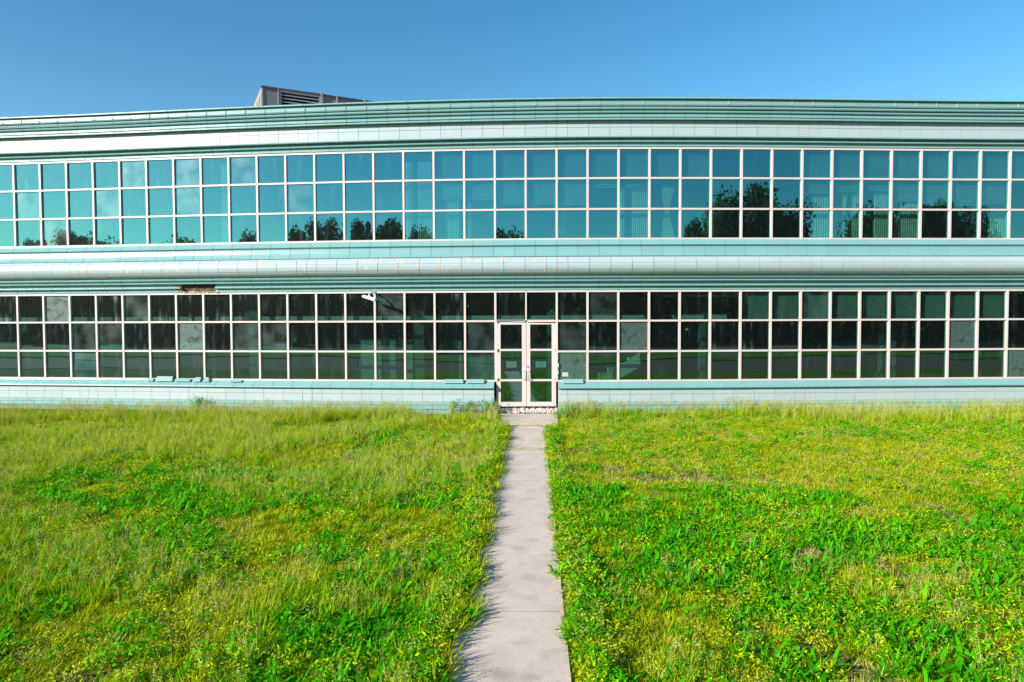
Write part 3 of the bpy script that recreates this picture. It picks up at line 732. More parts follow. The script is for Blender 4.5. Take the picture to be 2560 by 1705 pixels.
sA, sB, sC, sD, sE = s_at(695), s_at(703), s_at(797), s_at(805), s_at(842)
WID = 4.0
for k_ in range(400):
    WID = .2 + k_ * .05; q = Vector((pL[0] - math.sin(ANG) * WID, hY + math.cos(ANG) * WID, Ht - CAM_Z))
    if q.dot(Rr) / q.dot(Fv) * F_PX + 1280 < 636: break
pass
LT = LEN + 2
def hb(name, x0, x1, y0, y1, z0, z1, mat, par=hvac): return link(name, box_mesh(name, x0, x1, y0, y1, z0, z1, mat), par)
hb('side_panel', .03, sA - .01, 0, .06, 0, Hh - .05, M_HVAC)
hb('corner_post', -.02, .029, -.02, .06, 0, Hh, M_HVACT)
hb('panel_seam', sA - .009, sA + .03, -.04, .04, 0, Hh + .04, M_HVACT)
hb('louvre_frame', sA + .051, sB, -.02, .06, 0, Hh - .05, M_HVACT); hb('louvre_frame', sC, sD - .05, -.02, .06, 0, Hh - .05, M_HVACT)
hb('louvre_frame', sB + .001, sC - .001, -.02, .06, Hh - .12, Hh - .05, M_HVACT)
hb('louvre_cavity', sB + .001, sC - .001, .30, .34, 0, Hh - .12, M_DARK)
zs = Hh - .19
while zs > .1:
    me = mesh('louvre_slat', [(sB + .002, -.01, zs - .03), (sC - .002, -.01, zs - .03), (sC - .002, .07, zs + .03), (sB + .002, .07, zs + .03), (sB + .002, -.01, zs - .055), (sC - .002, -.01, zs - .055), (sC - .002, .07, zs + .01), (sB + .002, .07, zs + .01)], [(0, 1, 2, 3), (7, 6, 5, 4), (0, 4, 5, 1), (1, 5, 6, 2), (2, 6, 7, 3), (3, 7, 4, 0)], M_HVACT)
    link('louvre_slat', me, hvac); zs -= .125
hb('panel_seam', sD - .049, sD + .03, -.05, .04, 0, Hh + .06, M_HVACT)
hb('side_panel', sD + .031, sE - .03, 0, .06, 0, Hh - .05, M_HVAC); hb('panel_seam', sE - .029, sE + .04, -.05, .04, 0, Hh + .06, M_HVACT)
sF = s_at(911)
hb('side_panel', sE + .041, sF - .03, 0, .06, 0, Hh - .05, M_HVAC); hb('panel_seam', sF - .029, sF + .04, -.05, .04, 0, Hh + .06, M_HVACT)
hb('side_panel', sF + .041, LT, 0, .06, 0, Hh - .05, M_HVAC)
hb('roof_edge', -.04, LT, -.035, .08, Hh - .049, Hh + .015, M_HVACD)
hb('roof_panel', -.03, LT, .081, WID, Hh - .045, Hh - .002, M_HVAC)
# left end: top edge falls away, faced with vertical louvre blades
qe = unproj(636, 250, hY + 1.2)
hb('end_frame', -.02, .028, .061, WID, Hh - .20, Hh - .046, M_HVACT)
for k in range(5): hb('end_louvre_blade', -.04, .02, .12 + k * (WID - .2) / 5, .12 + (k + .4) * (WID - .2) / 5, 0, Hh - .201, M_HVACS)
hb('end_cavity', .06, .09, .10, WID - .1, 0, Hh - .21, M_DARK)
hb('back_panel', .0, LT, WID + .001, WID + .05, 0, Hh - .05, M_HVAC)

# ------------------------------------------------------------ ground, path, road
def lawn_h(x, y): return 0.0
gm = bpy.data.meshes.new('ground')
link('ground', mesh('ground', [(-900, -900, -.06), (900, -900, -.06), (900, 900, -.06), (-900, 900, -.06)], [(0, 1, 2, 3)], M_SOIL)); tag(bpy.data.objects['ground'], 'wide ground sheet', kind='structure')
lm = MB(); nx, ny = 120, 44; X0, X1, Y0, Y1 = -30, 30, 2.6, 21
for j in range(ny + 1):
    for i in range(nx + 1):
        x = X0 + (X1 - X0) * i / nx; y = Y0 + (Y1 - Y0) * j / ny
        lm.v.append((x, y, -.012 + .025 * mnoise.noise(Vector((x * .7, y * .7, 0))) * (0 if abs(x - .2) < 1 else 1)))
for j in range(ny):
    for i in range(nx): a = j * (nx + 1) + i; lm.f.append((a, a + 1, a + nx + 2, a + nx + 1))
tag(link('lawn', mesh('lawn', lm.v, lm.f, M_SOIL, True)), kind='structure')
def sheet(name, x0, x1, y0, y1, z, mat): return tag(link(name, box_mesh(name, x0, x1, y0, y1, z - .1, z, mat)), kind='structure')
sheet('road', -260, 260, -17, 2.55, -.03, M_ASPH)
M_VERGE = simple('mown_green_verge', (.085, .165, .008), 1, .45, .25, 0, .6)
wv = MB(); N = 130
for k in range(N + 1):
    x = -260 + 4 * k; a = -11.6 + 1.6 * mnoise.noise(Vector((x * .05, 1.3, 0))) * 2; b = -24 + 2.5 * mnoise.noise(Vector((x * .04, 7.3, 0))) * 2
    wv.v += [(x, a, -.05), (x, a, .05), (x, b, .05), (x, b, -.05)]
for k in range(N):
    for j in range(4): wv.f.append((k * 4 + j, k * 4 + (j + 1) % 4, k * 4 + 4 + (j + 1) % 4, k * 4 + 4 + j))
tag(link('grass_verge', wv.mesh('grass_verge', M_VERGE)), kind='structure')
sheet('gravel_track', -260, 260, -36, -20.05, .0, simple('pale_gravel', (.16, .14, .12), .95, .25, 3, 0, .5))
sheet('meadow', -260, 260, -120, -36.05, .03, simple('dark_woodland_floor', (.04, .06, .02), 1, .3, 1.2))

pathE = empty('footpath', (0, 12, 0)); tag(pathE, 'pale worn concrete footpath', kind='structure')
def path_c(y):   # centre and half width along Y
    return -.0435 + .0315 * (y - 5.18), .4925
js = [3.0] + [on_ground(1300, p)[1] for p in (1535, 1294, 1223, 1127, 1066)]
js[1:] = sorted(js[1:])
def slab(y0, y1, x0a, x1a, x0b, x1b, z, name='path_slab'):
    v = [(x0a, y0, z - .1), (x1a, y0, z - .1), (x1b, y1, z - .1), (x0b, y1, z - .1), (x0a, y0, z), (x1a, y0, z), (x1b, y1, z), (x0b, y1, z)]
    me = mesh(name, v, [(0, 3, 2, 1), (4, 5, 6, 7), (0, 1, 5, 4), (1, 2, 6, 5), (2, 3, 7, 6), (3, 0, 4, 7)], M_CONC)
    bm = bmesh.new(); bm.from_mesh(me); bmesh.ops.bevel(bm, geom=bm.edges[:], offset=.0015, segments=1, affect='EDGES'); bm.to_mesh(me); bm.free()
    o = link(name, me, pathE); o.location = (0, -12, 0); return o
for k in range(len(js) - 1):
    y0, y1 = js[k] + .006, js[k + 1] - .006
    if k == len(js) - 2: y1 = js[k + 1] - .05
    if k == len(js) - 3: y1 -= .02
    c0, h0 = path_c(y0); c1, h1 = path_c(y1)
    slab(y0, y1, c0 - h0, c0 + h0, c1 - h1, c1 + h1, .028)
link('joint_dirt', mesh('joint_dirt', [(path_c(y)[0] + sx * .45, y - 12, z) for z in (-.05, .0255) for y, sx in ((3.1, -1), (3.1, 1), (17.5, 1), (17.5, -1))], [(0, 3, 2, 1), (4, 5, 6, 7), (0, 1, 5, 4), (1, 2, 6, 5), (2, 3, 7, 6), (3, 0, 4, 7)], simple('dark_joint_dirt', (.07, .055, .04), .95)), pathE).location = (0, 0, 0)
# landing slab before the doors
yl0 = js[-1] + .06; xa = dx_(600); xb = dx_(1135)
slab(yl0, 19.55, xa * .93, xb * .93, xa + .0, xb, .045, 'landing_slab')
# rubble strip under the threshold
rub = []
for k in range(46):
    r = rng.uniform(.035, .075); bm = bmesh.new(); bmesh.ops.create_icosphere(bm, subdivisions=1, radius=r)
    for v in bm.verts: v.co *= rng.uniform(.75, 1.2)
    me = bpy.data.meshes.new('rubble_stone'); bm.to_mesh(me); bm.free(); me.materials.append(M_STONE); rub.append(me)
    if len(rub) > 7: bpy.data.meshes.remove(rub.pop()); me = rub[k % 7]
    row = k % 2; x = dx_(600) + (dx_(1140) - dx_(600)) * ((k // 2) + .5 + rng.uniform(-.3, .3)) / 23
    o = link('rubble_stone', me, None, (x, dY - .10 - .07 * (1 - row) + rng.uniform(-.02, .02), .055 + .06 * row)); o.rotation_euler = tuple(rng.uniform(0, 6, 3))
    tag(o, 'pale rough stone in the crumbled strip under the door threshold', 'stone', 'rubble stones under the threshold')
link('step_core', box_mesh('step_core', dx_(545) - bx0, dx_(1148) - bx0, dY - by0 - .13, dY - by0 + .2, 0, door_z0 - .03, M_STONE), office)

# ------------------------------------------------------------ grass and weeds
def blade(v, f, base, ang, L, w_, lean, bend, seg=3, flat=1.0):
    """tapering bent blade"""
    d = Vector((math.cos(ang), math.sin(ang), 0)); s = Vector((-d.y, d.x, 0)); n0 = len(v)
    for k in range(seg + 1):
        t = k / seg; a = lean + bend * t
        r = L * (math.sin(a) * t); z = L * math.cos(a * .85) * t
        ww = w_ * (1 - t) ** .7 * flat if flat == 1.0 else w_ * math.sin(math.pi * (.12 + .86 * t)) ** .8
        p = base + d * r + Vector((0, 0, z))
        if k == seg: v.append(p)
        else: v += [p - s * ww / 2, p + s * ww / 2]
    for k in range(seg - 1):
        a = n0 + 2 * k; f.append((a, a + 1, a + 3, a + 2))
    f.append((n0 + 2 * (seg - 1), n0 + 2 * seg - 1, n0 + 2 * seg))
def tuft(name, n, rad, L, w_, lean, bend, mat, seg=3, flat=1.0, seed=0):
    r = random.Random(seed); v = []; f = []
    for k in range(n):
        a = r.uniform(0, 6.283); q = rad * math.sqrt(r.random()); b = Vector((q * math.cos(a), q * math.sin(a), -.01))
        blade(v, f, b, a + r.uniform(-1, 1), L * r.uniform(.55, 1.15), w_ * r.uniform(.7, 1.3), lean * r.uniform(.2, 1.3), bend * r.uniform(.3, 1.4), seg, flat)
    return mesh(name, v, f, mat)
def seedhead(name, n, rad, H, seed, mat=M_SEED, fine=1.0):
    r = random.Random(seed); v = []; f = []
    for k in range(n):
        a = r.uniform(0, 6.283); q = rad * math.sqrt(r.random()); b = Vector((q * math.cos(a), q * math.sin(a), 0)); h = H * r.uniform(.7, 1.15)
        blade(v, f, b, a, h, .0045, .05, .12, 2)
        d = Vector((math.cos(a), math.sin(a), 0)); top = b + d * h * math.sin(.17) * 1.0 + Vector((0, 0, h * .97))
        m = int(13 * fine)
        for j in range(m):     # spikelets
            t = j / m; p = top - Vector((0, 0, h * .26 * t)) + Vector((r.uniform(-1, 1), r.uniform(-1, 1), 0)) * (.008 + .028 * t) * fine
            e = Vector((r.uniform(-1, 1), r.uniform(-1, 1), r.uniform(-.2, 1))).normalized() * .011; s = e.cross(Vector((r.random(), r.random(), r.random()))).normalized() * .0045
            n0 = len(v); v += [p - e, p + s, p + e, p - s]; f.append((n0, n0 + 1, n0 + 2, n0 + 3))
    return mesh(name, v, f, mat)
def scatter(name, protos, pts, label=None):
    """one stuff object: points with size and turn, a piece of foliage instanced on each"""
    pts = np.array(pts, dtype=np.float64)   # x y z scale rot proto lean
    for pi in range(len(protos)):
        sel = pts[pts[:, 5] == pi]
        if not len(sel): continue
        me = bpy.data.meshes.new(name); me.vertices.add(len(sel)); me.vertices.foreach_set('co', sel[:, :3].ravel())
        a = me.attributes.new('size', 'FLOAT', 'POINT'); a.data.foreach_set('value', sel[:, 3].astype(np.float32))
        a = me.attributes.new('turn', 'FLOAT_VECTOR', 'POINT'); rot = np.stack([sel[:, 6], sel[:, 7], sel[:, 4]], 1); a.data.foreach_set('vector', rot.astype(np.float32).ravel())
        o = link(name, me); o['kind'] = 'stuff'
        if label: o['label'] = label
        pr = bpy.data.objects.new(name + '_source', protos[pi])
        g = bpy.data.node_groups.new(name, 'GeometryNodeTree'); g.interface.new_socket('Geometry', in_out='INPUT', socket_type='NodeSocketGeometry'); g.interface.new_socket('Geometry', in_out='OUTPUT', socket_type='NodeSocketGeometry')
        gin = g.nodes.new('NodeGroupInput'); gout = g.nodes.new('NodeGroupOutput'); ip = g.nodes.new('GeometryNodeInstanceOnPoints'); oi = g.nodes.new('GeometryNodeObjectInfo'); oi.inputs['Object'].default_value = pr; oi.inputs['As Instance'].default_value = True
        n1 = g.nodes.new('GeometryNodeInputNamedAttribute'); n1.data_type = 'FLOAT'; n1.inputs[0].default_value = 'size'
        n2 = g.nodes.new('GeometryNodeInputNamedAttribute'); n2.data_type = 'FLOAT_VECTOR'; n2.inputs[0].default_value = 'turn'
        m2p = g.nodes.new('GeometryNodeMeshToPoints')
        L = g.links.new; L(gin.outputs[0], m2p.inputs[0]); L(m2p.outputs[0], ip.inputs['Points']); L(oi.outputs['Geometry'], ip.inputs['Instance']); L(n1.outputs[0], ip.inputs['Scale']); L(n2.outputs[0], ip.inputs['Rotation']); L(ip.outputs[0], gout.inputs[0])
        md_ = o.modifiers.new('scatter', 'NODES'); md_.node_group = g
def fn(x, y, s, o=0.0):
    return mnoise.fractal(Vector((x * s + o, y * s - o, o * .37)), .6, 2.1, 3)
def facade_y(x): return float(np.interp(x, gx, gy)) - .20
def verge_in(y): return (.03 if y < 9 else -.01) if y > 6.2 else -.04
def on_path(x, y, m=0.0):
    if y > 17.35: return dx_(600) * y / 19.9 - .02 + m < x < dx_(1140) * y / 19.9 + .02 - m and y < 19.8
    c, h = path_c(y); e = .04 * math.sin(y * 9) + .05 * math.sin(y * 3.1)
    return c - h + m + e + verge_in(y) < x < c + h - m + .02 * math.sin(y * 7 + 2)
short, tall, seeds, broad, straw = [], [], [], [], []
YA, YB = 3.4, 19.75
def rpt():
    while True:
        y = YA + (YB - YA) * rng.random(); x = rng.uniform(-17.5, 17.5)
        if abs(x) < .79 * y + 2.0 and y < facade_y(x): return x, y
area = sum(2 * min(17.5, .79 * y + 2) * .1 for y in np.arange(YA, YB, .1))
def lush(x, y):   # broad-leaved green patches, measured loosely from the photograph
    v = fn(x, y, .42, 3.1) * .9 + fn(x, y, 1.5, 9) * .5
    if x > 0: v += .22 if y < 11.3 - .12 * x else -.65 + .0 * x
    else: v += .22 if (y < 12.5) else -.35
    if x < -2.5 and y < 7: v -= .12
    return v
def bare(x, y): return fn(x, y, .75, 77) + .2 * fn(x, y, 3.3, 7)
def wild(x, y):    # tall grass field weight
    v = fn(x, y, .33, 17.7) * .8
    wall = facade_y(x) - y
    if x < 0.2:
        if x > -2.9 and wall < 2.2: return .28 + .3 * v - (.5 if wall < .7 else 0)
        v += .25 * min(1.6, max(0, (-x - 1.2) / 4)); v += 1.0 if wall < (2.6 if x < -5 else 1.6) else 0
        if x < -2 and y < 8.5: v += .35
    else:
        v += (1.0 if wall < (1.0 if x < 8 else 2.2 + (x - 8) * .1) else 0); v += .12 if y < 7.5 and x > 3 else -.35
    return v
nS = int(area * 190)
for _ in range(nS):
    x, y = rpt()
    if on_path(x, y): continue
    if bare(x, y) > rng.uniform(.36, .55): continue
    near_edge = on_path(x, y, -.12)
    sc_ = rng.uniform(.7, 1.3) * (1 + .35 * max(0, wild(x, y))) * (.75 if near_edge else 1)
    short.append((x, y, 0, sc_, rng.uniform(0, 6.28), rng.integers(0, 3), rng.normal(0, .12), rng.normal(0, .12)))
for _ in range(int(area * 60)):
    x, y = rpt(); w_ = wild(x, y)
    if on_path(x, y, -.15) or w_ < rng.uniform(.0, .75): continue
    wall = facade_y(x) - y
    s = rng.uniform(.6, 1.1) * (.75 + .4 * min(1, w_)); s *= .8 if wall > 3 else 1.0
    tall.append((x, y, 0, s, rng.uniform(0, 6.28), rng.integers(0, 3), rng.normal(0, .14), rng.normal(0, .14)))
for _ in range(int(area * 60)):
    x, y = rpt(); w_ = wild(x, y) + .12
    if on_path(x, y, -.08) or w_ < rng.uniform(.05, .9): continue
    wall = facade_y(x) - y
    s = rng.uniform(.6, 1.1) * (1.0 if wall < 2.5 else .64)
    seeds.append((x, y, 0, s, rng.uniform(0, 6.28), rng.integers(0, 3), rng.normal(0, .1), rng.normal(0, .1)))
for _ in range(int(area * 130)):
    x, y = rpt(); l = lush(x, y)
    if on_path(x, y, -.03) or l < rng.uniform(-.08, .40): continue
    broad.append((x, y, 0, rng.uniform(.55, 1.25), rng.uniform(0, 6.28), rng.integers(0, 3), rng.normal(0, .15), rng.normal(0, .15)))
for _ in range(int(area * 85)):
    x, y = rpt(); v = fn(x, y, .55, 41) + (.5 if bare(x, y) > .36 else 0) + .25 * fn(x, y, 3, 5) - .2 * lush(x, y) + (.42 if x > 1 and y > 10.5 else .05)
    if on_path(x, y, -.02) or v < rng.uniform(.1, .7): continue
    straw.append((x, y, 0, rng.uniform(.6, 1.2), rng.uniform(0, 6.28), rng.integers(0, 2), rng.normal(0, .2), rng.normal(0, .2)))
# growth in the two grassy path joints and dry thatch along the right path edge
for yj, n_ in ((js[-1], 60), (js[-2], 34)):
    for _ in range(n_):
        c, h = path_c(yj); short.append((c + rng.uniform(-h, h), yj + rng.uniform(-.03, .05), .0, rng.uniform(.55, 1.2), rng.uniform(0, 6.28), rng.integers(0, 3), 0, 0))
for _ in range(2100):    # thick fringe overhanging both path edges
    y = rng.uniform(3.6, 17.3); c, h = path_c(y); e = .03 * math.sin(y * 5.3) + .03 * math.sin(y * 2.1 + 1) + .02 * math.sin(y * 13) + verge_in(y)
    if rng.random() < .62: x = c - h + e + rng.uniform(-.22, .03); s = rng.uniform(1.1, 2.1)
    else: x = c + h + (.09 if y < 8 else .05) + .03 * math.sin(y * 3.9) + .02 * math.sin(y * 11) + rng.uniform(-.03, .2); s = rng.uniform(.7, 1.4)
    short.append((x, y, 0, s, rng.uniform(0, 6.28), rng.integers(0, 3), rng.normal(0, .2), rng.normal(0, .2)))
    if rng.random() < .10: broad.append((x, y, 0, rng.uniform(.6, 1.2), rng.uniform(0, 6.28), rng.integers(0, 3), 0, 0))
for _ in range(500):     # soft edge of the lawn round the landing slab
    x = rng.uniform(dx_(560), dx_(1190)); y = rng.uniform(17.3, 19.5)
    if on_path(x, y, .08 + .08 * math.sin(y * 7)): continue
    short.append((x, y, 0, rng.uniform(.8, 1.7), rng.uniform(0, 6.28), rng.integers(0, 3), 0, 0))
for _ in range(260):
    y = rng.uniform(4.6, 15.5); c, h = path_c(y); 
    if fn(0, y, 1.1, 3) < .05: continue
    straw.append((c + h - rng.uniform(-.06, .10), y, .01, rng.uniform(.35, .8), rng.uniform(0, 6.28), rng.integers(0, 2), rng.normal(0, .5), rng.normal(0, .5)))
scatter('short_grass', [tuft('short_grass', 26, .085, .085, .0075, .55, .7, M_GRASS, 2, seed=k) for k in range(3)], short, 'short yellow-green lawn grass')
scatter('tall_grass', [tuft('tall_grass', 22, .07, .34, .0085, .22, .55, M_TALL, 4, seed=10 + k) for k in range(3)], tall, 'tall bright green uncut grass')
scatter('seeding_grass', [seedhead('seeding_grass', 5, .08, .46, 20 + k) for k in range(3)], seeds, 'tall grass stalks with tan seed heads')
scatter('broadleaf_weeds', [tuft('broadleaf_weeds', 14, .04, .15, .026, .6, .85, M_BROAD, 4, .5, seed=30), tuft('broadleaf_weeds', 22, .07, .095, .028, .75, .7, M_BROAD, 3, .5, seed=31), tuft('broadleaf_weeds', 18, .05, .14, .013, .5, .9, M_BROAD, 4, .5, seed=32)], broad, 'broad-leaved bright green weeds in the lawn')
def sprig(name, n, rad, H, leaf, mat, seed):
    r = random.Random(seed); v = []; f = []
    for k in range(n):
        a = r.uniform(0, 6.28); q = rad * math.sqrt(r.random()); z = H * (1 - (q / rad) ** 2 * .6) * r.uniform(.35, 1.05)
        p = Vector((q * math.cos(a), q * math.sin(a), z)); e = Vector((r.uniform(-1, 1), r.uniform(-1, 1), r.uniform(-.3, .7))).normalized() * leaf * r.uniform(.6, 1.3)
        s_ = e.cross(Vector((r.uniform(-1, 1), r.uniform(-1, 1), 1))).normalized() * leaf * .42
        n0 = len(v); v += [p - e, p + s_, p + e, p - s_]; f.append((n0, n0 + 1, n0 + 2, n0 + 3))
    return mesh(name, v, f, mat)
sprigs = []
for _ in range(int(area * 55)):
    x, y = rpt(); v = fn(x, y, .6, 23) + .35 * fn(x, y, 2.4, 3)
    if on_path(x, y, -.02) or v < rng.uniform(-.45, .35) or facade_y(x) - y < .7: continue
    sprigs.append((x, y, 0, rng.uniform(.7, 1.45), rng.uniform(0, 6.28), rng.integers(0, 4), rng.normal(0, .15), rng.normal(0, .15)))
for _ in range(1100):
    y = rng.uniform(3.6, 17.3); c, h = path_c(y); x = c - h + verge_in(y) + .03 * math.sin(y * 5.3) + rng.uniform(-.28, .0) if rng.random() < .6 else c + h + (.09 if y < 8 else .04) + rng.uniform(.0, .25)
    sprigs.append((x, y, 0, rng.uniform(.9, 1.6), rng.uniform(0, 6.28), rng.integers(0, 4), rng.normal(0, .15), rng.normal(0, .15)))
scatter('leafy_ground_cover', [sprig('leafy_ground_cover', 46, .10, .11, .018, M_TALL, 60), sprig('leafy_ground_cover', 60, .11, .09, .014, M_GRASS, 61), sprig('leafy_ground_cover', 40, .10, .12, .022, M_BROAD, 62), sprig('leafy_ground_cover', 44, .09, .13, .009, M_SEED, 63)], sprigs, 'low small-leaved weeds between the grass')
scatter('dry_thatch', [tuft('dry_thatch', 16, .08, .10, .006, .8, .7, M_STRAW, 2, seed=40 + k) for k in range(2)], straw, 'dry straw-coloured thatch')

# individual weeds one can point to
def leafy(name, H, Rr_, n, leaf, seed, label, loc, mat=M_BUSH):
    r = random.Random(seed); st = MB(); v = []; f = []; tips = []
    for k in range(max(5, n // 55)):
        a = r.uniform(0, 6.28); q = Rr_ * r.uniform(.2, 1); h = H * r.uniform(.6, 1.1)
        pts = [(0, 0, -.01), (q * .35 * math.cos(a), q * .35 * math.sin(a), h * .45), (q * math.cos(a), q * math.sin(a), h)]
        st.tube(pts, [.007, .005, .003], 5); tips.append([Vector(p) for p in pts])
    for k in range(n):
        pts = r.choice(tips); t = r.uniform(.15, 1) * 2; p = pts[int(min(t, 1.99))].lerp(pts[int(min(t, 1.99)) + 1], t - int(min(t, 1.99)))
        p = p + Vector((r.gauss(0, 1), r.gauss(0, 1), r.gauss(0, .7))) * Rr_ * .22; p.z = max(.01, p.z)
        e = Vector((r.uniform(-1, 1), r.uniform(-1, 1), r.uniform(-.3, .8))).normalized() * leaf * r.uniform(.6, 1.2); s = e.cross(Vector((r.uniform(-1, 1), r.uniform(-1, 1), 1))).normalized() * leaf * .38
        n0 = len(v); v += [p - e, p + s, p + e, p - s]; f.append((n0, n0 + 1, n0 + 2, n0 + 3))
    o = empty(name, loc); link('stems', st.mesh('stems', mat, True), o); link('leaves', mesh('leaves', v, f, mat), o)
    tag(o, label, 'weed'); return o
def wall_pt(px, off): i = i_of_px(px, 1010); x, y = P(i, off); return (x, y, 0)
leafy('weed_bush', .52, .24, 620, .034, 1, 'small blue-green weed bush against the wall below the loose tiles, left side', wall_pt(513, .42))
leafy('weed_bush', .48, .26, 800, .032, 2, 'dense green weed bush closest to the left edge of the doorway', wall_pt(1224, .42))
leafy('weed_bush', .44, .24, 420, .030, 3, 'sparse feathery weed in the middle of the three left of the doorway', wall_pt(1176, .40))
leafy('weed_bush', .48, .24, 420, .030, 4, 'leafy weed farthest from the doors among the three left of the doorway', wall_pt(1136, .40))
leafy('weed_bush', .40, .32, 560, .030, 5, 'low leafy weed at the wall just right of the doorway', wall_pt(1425, .75))
leafy('weed_bush', .30, .30, 480, .028, 6, 'sprawling green weed at the right corner of the landing slab', wall_pt(1400, 1.1))
leafy('weed_bush', .30, .18, 240, .028, 7, 'yellow-green weed mound poking above the grass near the left wall', wall_pt(293, .5), M_TALL)
def rosette(px, py, n, L, w_, label, seed):
    x, y = on_ground(px, py); me = tuft('leaves', n, .05, L, w_, .6, .8, M_BROAD, 5, .5, seed=seed)
    o = empty('broadleaf_weed', (x, y, 0)); link('leaves', me, o); tag(o, label, 'weed')
rosette(1150, 1560, 26, .20, .032, 'large broad-leaved weed leaning over the left edge of the path', 51)
rosette(1462, 1600, 40, .26, .022, 'upright strap-leaved weed clump at the right edge of the path', 52)
rosette(1905, 1400, 30, .21, .030, 'dark broad-leaved weed clump in the middle of the right lawn', 53)
rosette(1395, 1440, 26, .16, .026, 'bright broad-leaved weed just right of the path, halfway to the doors', 54)
rosette(1880, 1300, 26, .22, .032, 'broad green rosette beside the bare dry patch on the right lawn', 55)

# ------------------------------------------------------------ trees across the road (seen mirrored in the glass)
def tree_meshes(seed, H, Rc, n=11000, leaf=.20):
    r = random.Random(seed); tr = MB()
    tr.tube([(0, 0, -.1), (.1, 0, H * .22), (.05, .1, H * .5), (.1, 0, H * .85)], [H * .03, H * .024, H * .016, H * .006], 9)
    limbs = []
    for k in range(9):
        a = r.uniform(0, 6.28); z0 = H * r.uniform(.22, .6); q = Rc * r.uniform(.5, .95)
        p = [(0.05, 0, z0), (q * .5 * math.cos(a), q * .5 * math.sin(a), z0 + H * .12), (q * math.cos(a), q * math.sin(a), z0 + H * r.uniform(.15, .3))]
        tr.tube(p, [H * .012, H * .008, H * .003], 6); limbs.append(Vector(p[2]))
    cl = [(Vector((0, 0, H * .82)), Rc * .5)] + [(l + Vector((0, 0, r.uniform(-.3, .8))), Rc * r.uniform(.24, .42)) for l in limbs]
    for k in range(16):
        a = r.uniform(0, 6.28); t = r.random(); rr_ = Rc * .8 * math.sqrt(1 - (t * .95 - .1) ** 2) * r.uniform(.4, 1); cl.append((Vector((rr_ * math.cos(a), rr_ * math.sin(a), H * (.38 + .55 * t))), Rc * r.uniform(.14, .32)))
    v = []; f = []
    for k in range(n):
        c, q = r.choice(cl) if r.random() < .62 else (Vector((0, 0, H * .62)), Rc * .86); d_ = Vector((r.gauss(0, 1), r.gauss(0, 1), r.gauss(0, .9))).normalized() * q * r.random() ** .45; p = c + d_
        e = Vector((r.uniform(-1, 1), r.uniform(-1, 1), r.uniform(-1, 1))).normalized() * leaf * r.uniform(.6, 1.2); s = e.cross(Vector((r.random(), r.random(), r.random() + .1))).normalized() * leaf * .55
        n0 = len(v); v += [p - e, p + s, p + e, p - s]; f.append((n0, n0 + 1, n0 + 2, n0 + 3))
    return tr.mesh('trunk', M_BARK, True), mesh('crown', v, f, M_TREE)
TM_ = [tree_meshes(3, 10, 4.0), tree_meshes(8, 10, 4.6), tree_meshes(12, 10, 3.4)]
def mirror_at(px, py, Yt, upper=True):
    """where the ray through a photo pixel lands on the plane Y=Yt after mirroring in the curved facade"""
    i = i_of_px(px, py); x, y = P(i, -.05); z = unproj(px, py, y)[1]
    d = Vector((x, y, z - CAM_Z)).normalized(); th = theta(i); n = Vector((math.sin(th), -math.cos(th), 0)); r_ = d - 2 * d.dot(n) * n
    t = (Yt - y) / r_.y; return x + r_.x * t, z + r_.z * t
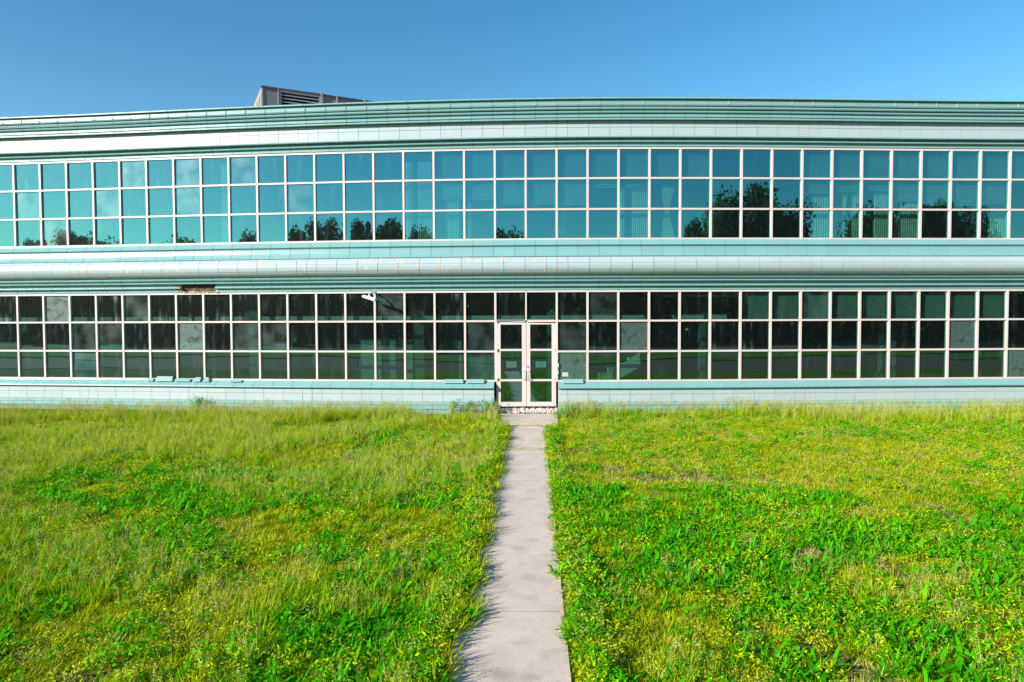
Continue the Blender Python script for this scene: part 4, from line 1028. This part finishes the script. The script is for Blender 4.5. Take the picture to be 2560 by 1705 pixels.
TREES = [  # photo x of the mirrored crown, its top y, crown half width px, distance, mesh
 (70, 590, 34, -50, 2), (185, 582, 26, -52, 0), (460, 588, 40, -52, 1), (605, 570, 32, -50, 0), (745, 556, 36, -50, 2), (805, 538, 40, -48, 0), (900, 538, 34, -47, 2), (970, 548, 42, -50, 1),
 (1045, 570, 30, -54, 0), (1262, 574, 26, -55, 1), (1350, 580, 32, -55, 2), (1735, 556, 34, -50, 0), (1815, 500, 60, -46, 1), (1890, 462, 74, -45, 0), (1960, 500, 66, -46, 1),
 (2190, 512, 50, -48, 1), (2255, 520, 44, -50, 2), (2345, 502, 62, -47, 0), (2410, 520, 44, -49, 1), (2070, 600, 26, -55, 2), (2520, 640, 30, -52, 0), (1560, 605, 30, -55, 1), (330, 630, 36, -54, 1)]
TL_ = ['%s tree mirrored %s']
desc = ['at the far left edge', 'just right of the far left tree reflection', 'left of the broken-moulding bay', 'right of the broken-moulding bay', 'as the left end of the dark clump left of the camera', 'directly above the gap left of the security camera', 'as the tallest ragged crown above the security camera', 'as the right end of the clump above the security camera',
 'beside the full-height curtain', 'above the left door leaf', 'above the right door leaf', 'as the low left shoulder of the big clump', 'on the left of the highest crown', 'as the highest crown of all', 'on the right of the highest crown',
 'behind the gappy curtain folds', 'between the two right-hand crowns', 'as the tall crown near the right end', 'as the right shoulder of the right-hand clump', 'low beside the pleated curtain', 'at the far right edge', 'low behind the tied curtain', 'very low in the left third']
for k, (px, py, hw, Yt, mi) in enumerate(TREES):
    X, Zt = mirror_at(px, py, Yt); Xl, _ = mirror_at(px - hw * 1.3, py, Yt); wd = abs(X - Xl)
    s = Zt / 10.3; base = TM_[mi]; sx = max(.5, min(1.7, wd / (4.3 * s)))
    o = empty('broadleaf_tree', (X, Yt, 0), rng.uniform(0, 6.28)); o.scale = (s * sx, s * sx, s)
    for nm, me in zip(('trunk', 'crown'), base): link(nm, me, o)
    tag(o, TL_[0] % (['domed', 'broad', 'narrow'][mi], desc[k]), 'tree', 'trees across the road mirrored in the windows')
# dense understorey that darkens the mirror image behind the lower panes
v = []; f = []; r = random.Random(5)
for k in range(84000):
    x = r.uniform(-150, 130); hh = 9.4 + 1.0 * mnoise.noise(Vector((x * .08, 0, 0))) + 1.0 * mnoise.noise(Vector((x * .3, 4, 0)))
    p = Vector((x, r.uniform(-64, -55), hh * r.random() ** .8)); e = Vector((r.uniform(-1, 1), r.uniform(-1, 1), r.uniform(-1, 1))).normalized() * .55; s = e.cross(Vector((r.random(), r.random(), r.random() + .1))).normalized() * .35
    n0 = len(v); v += [p - e, p + s, p + e, p - s]; f.append((n0, n0 + 1, n0 + 2, n0 + 3))
tag(link('woodland_thicket', mesh('woodland_thicket', v, f, M_TREE)), 'dark woodland understorey across the road', kind='stuff')
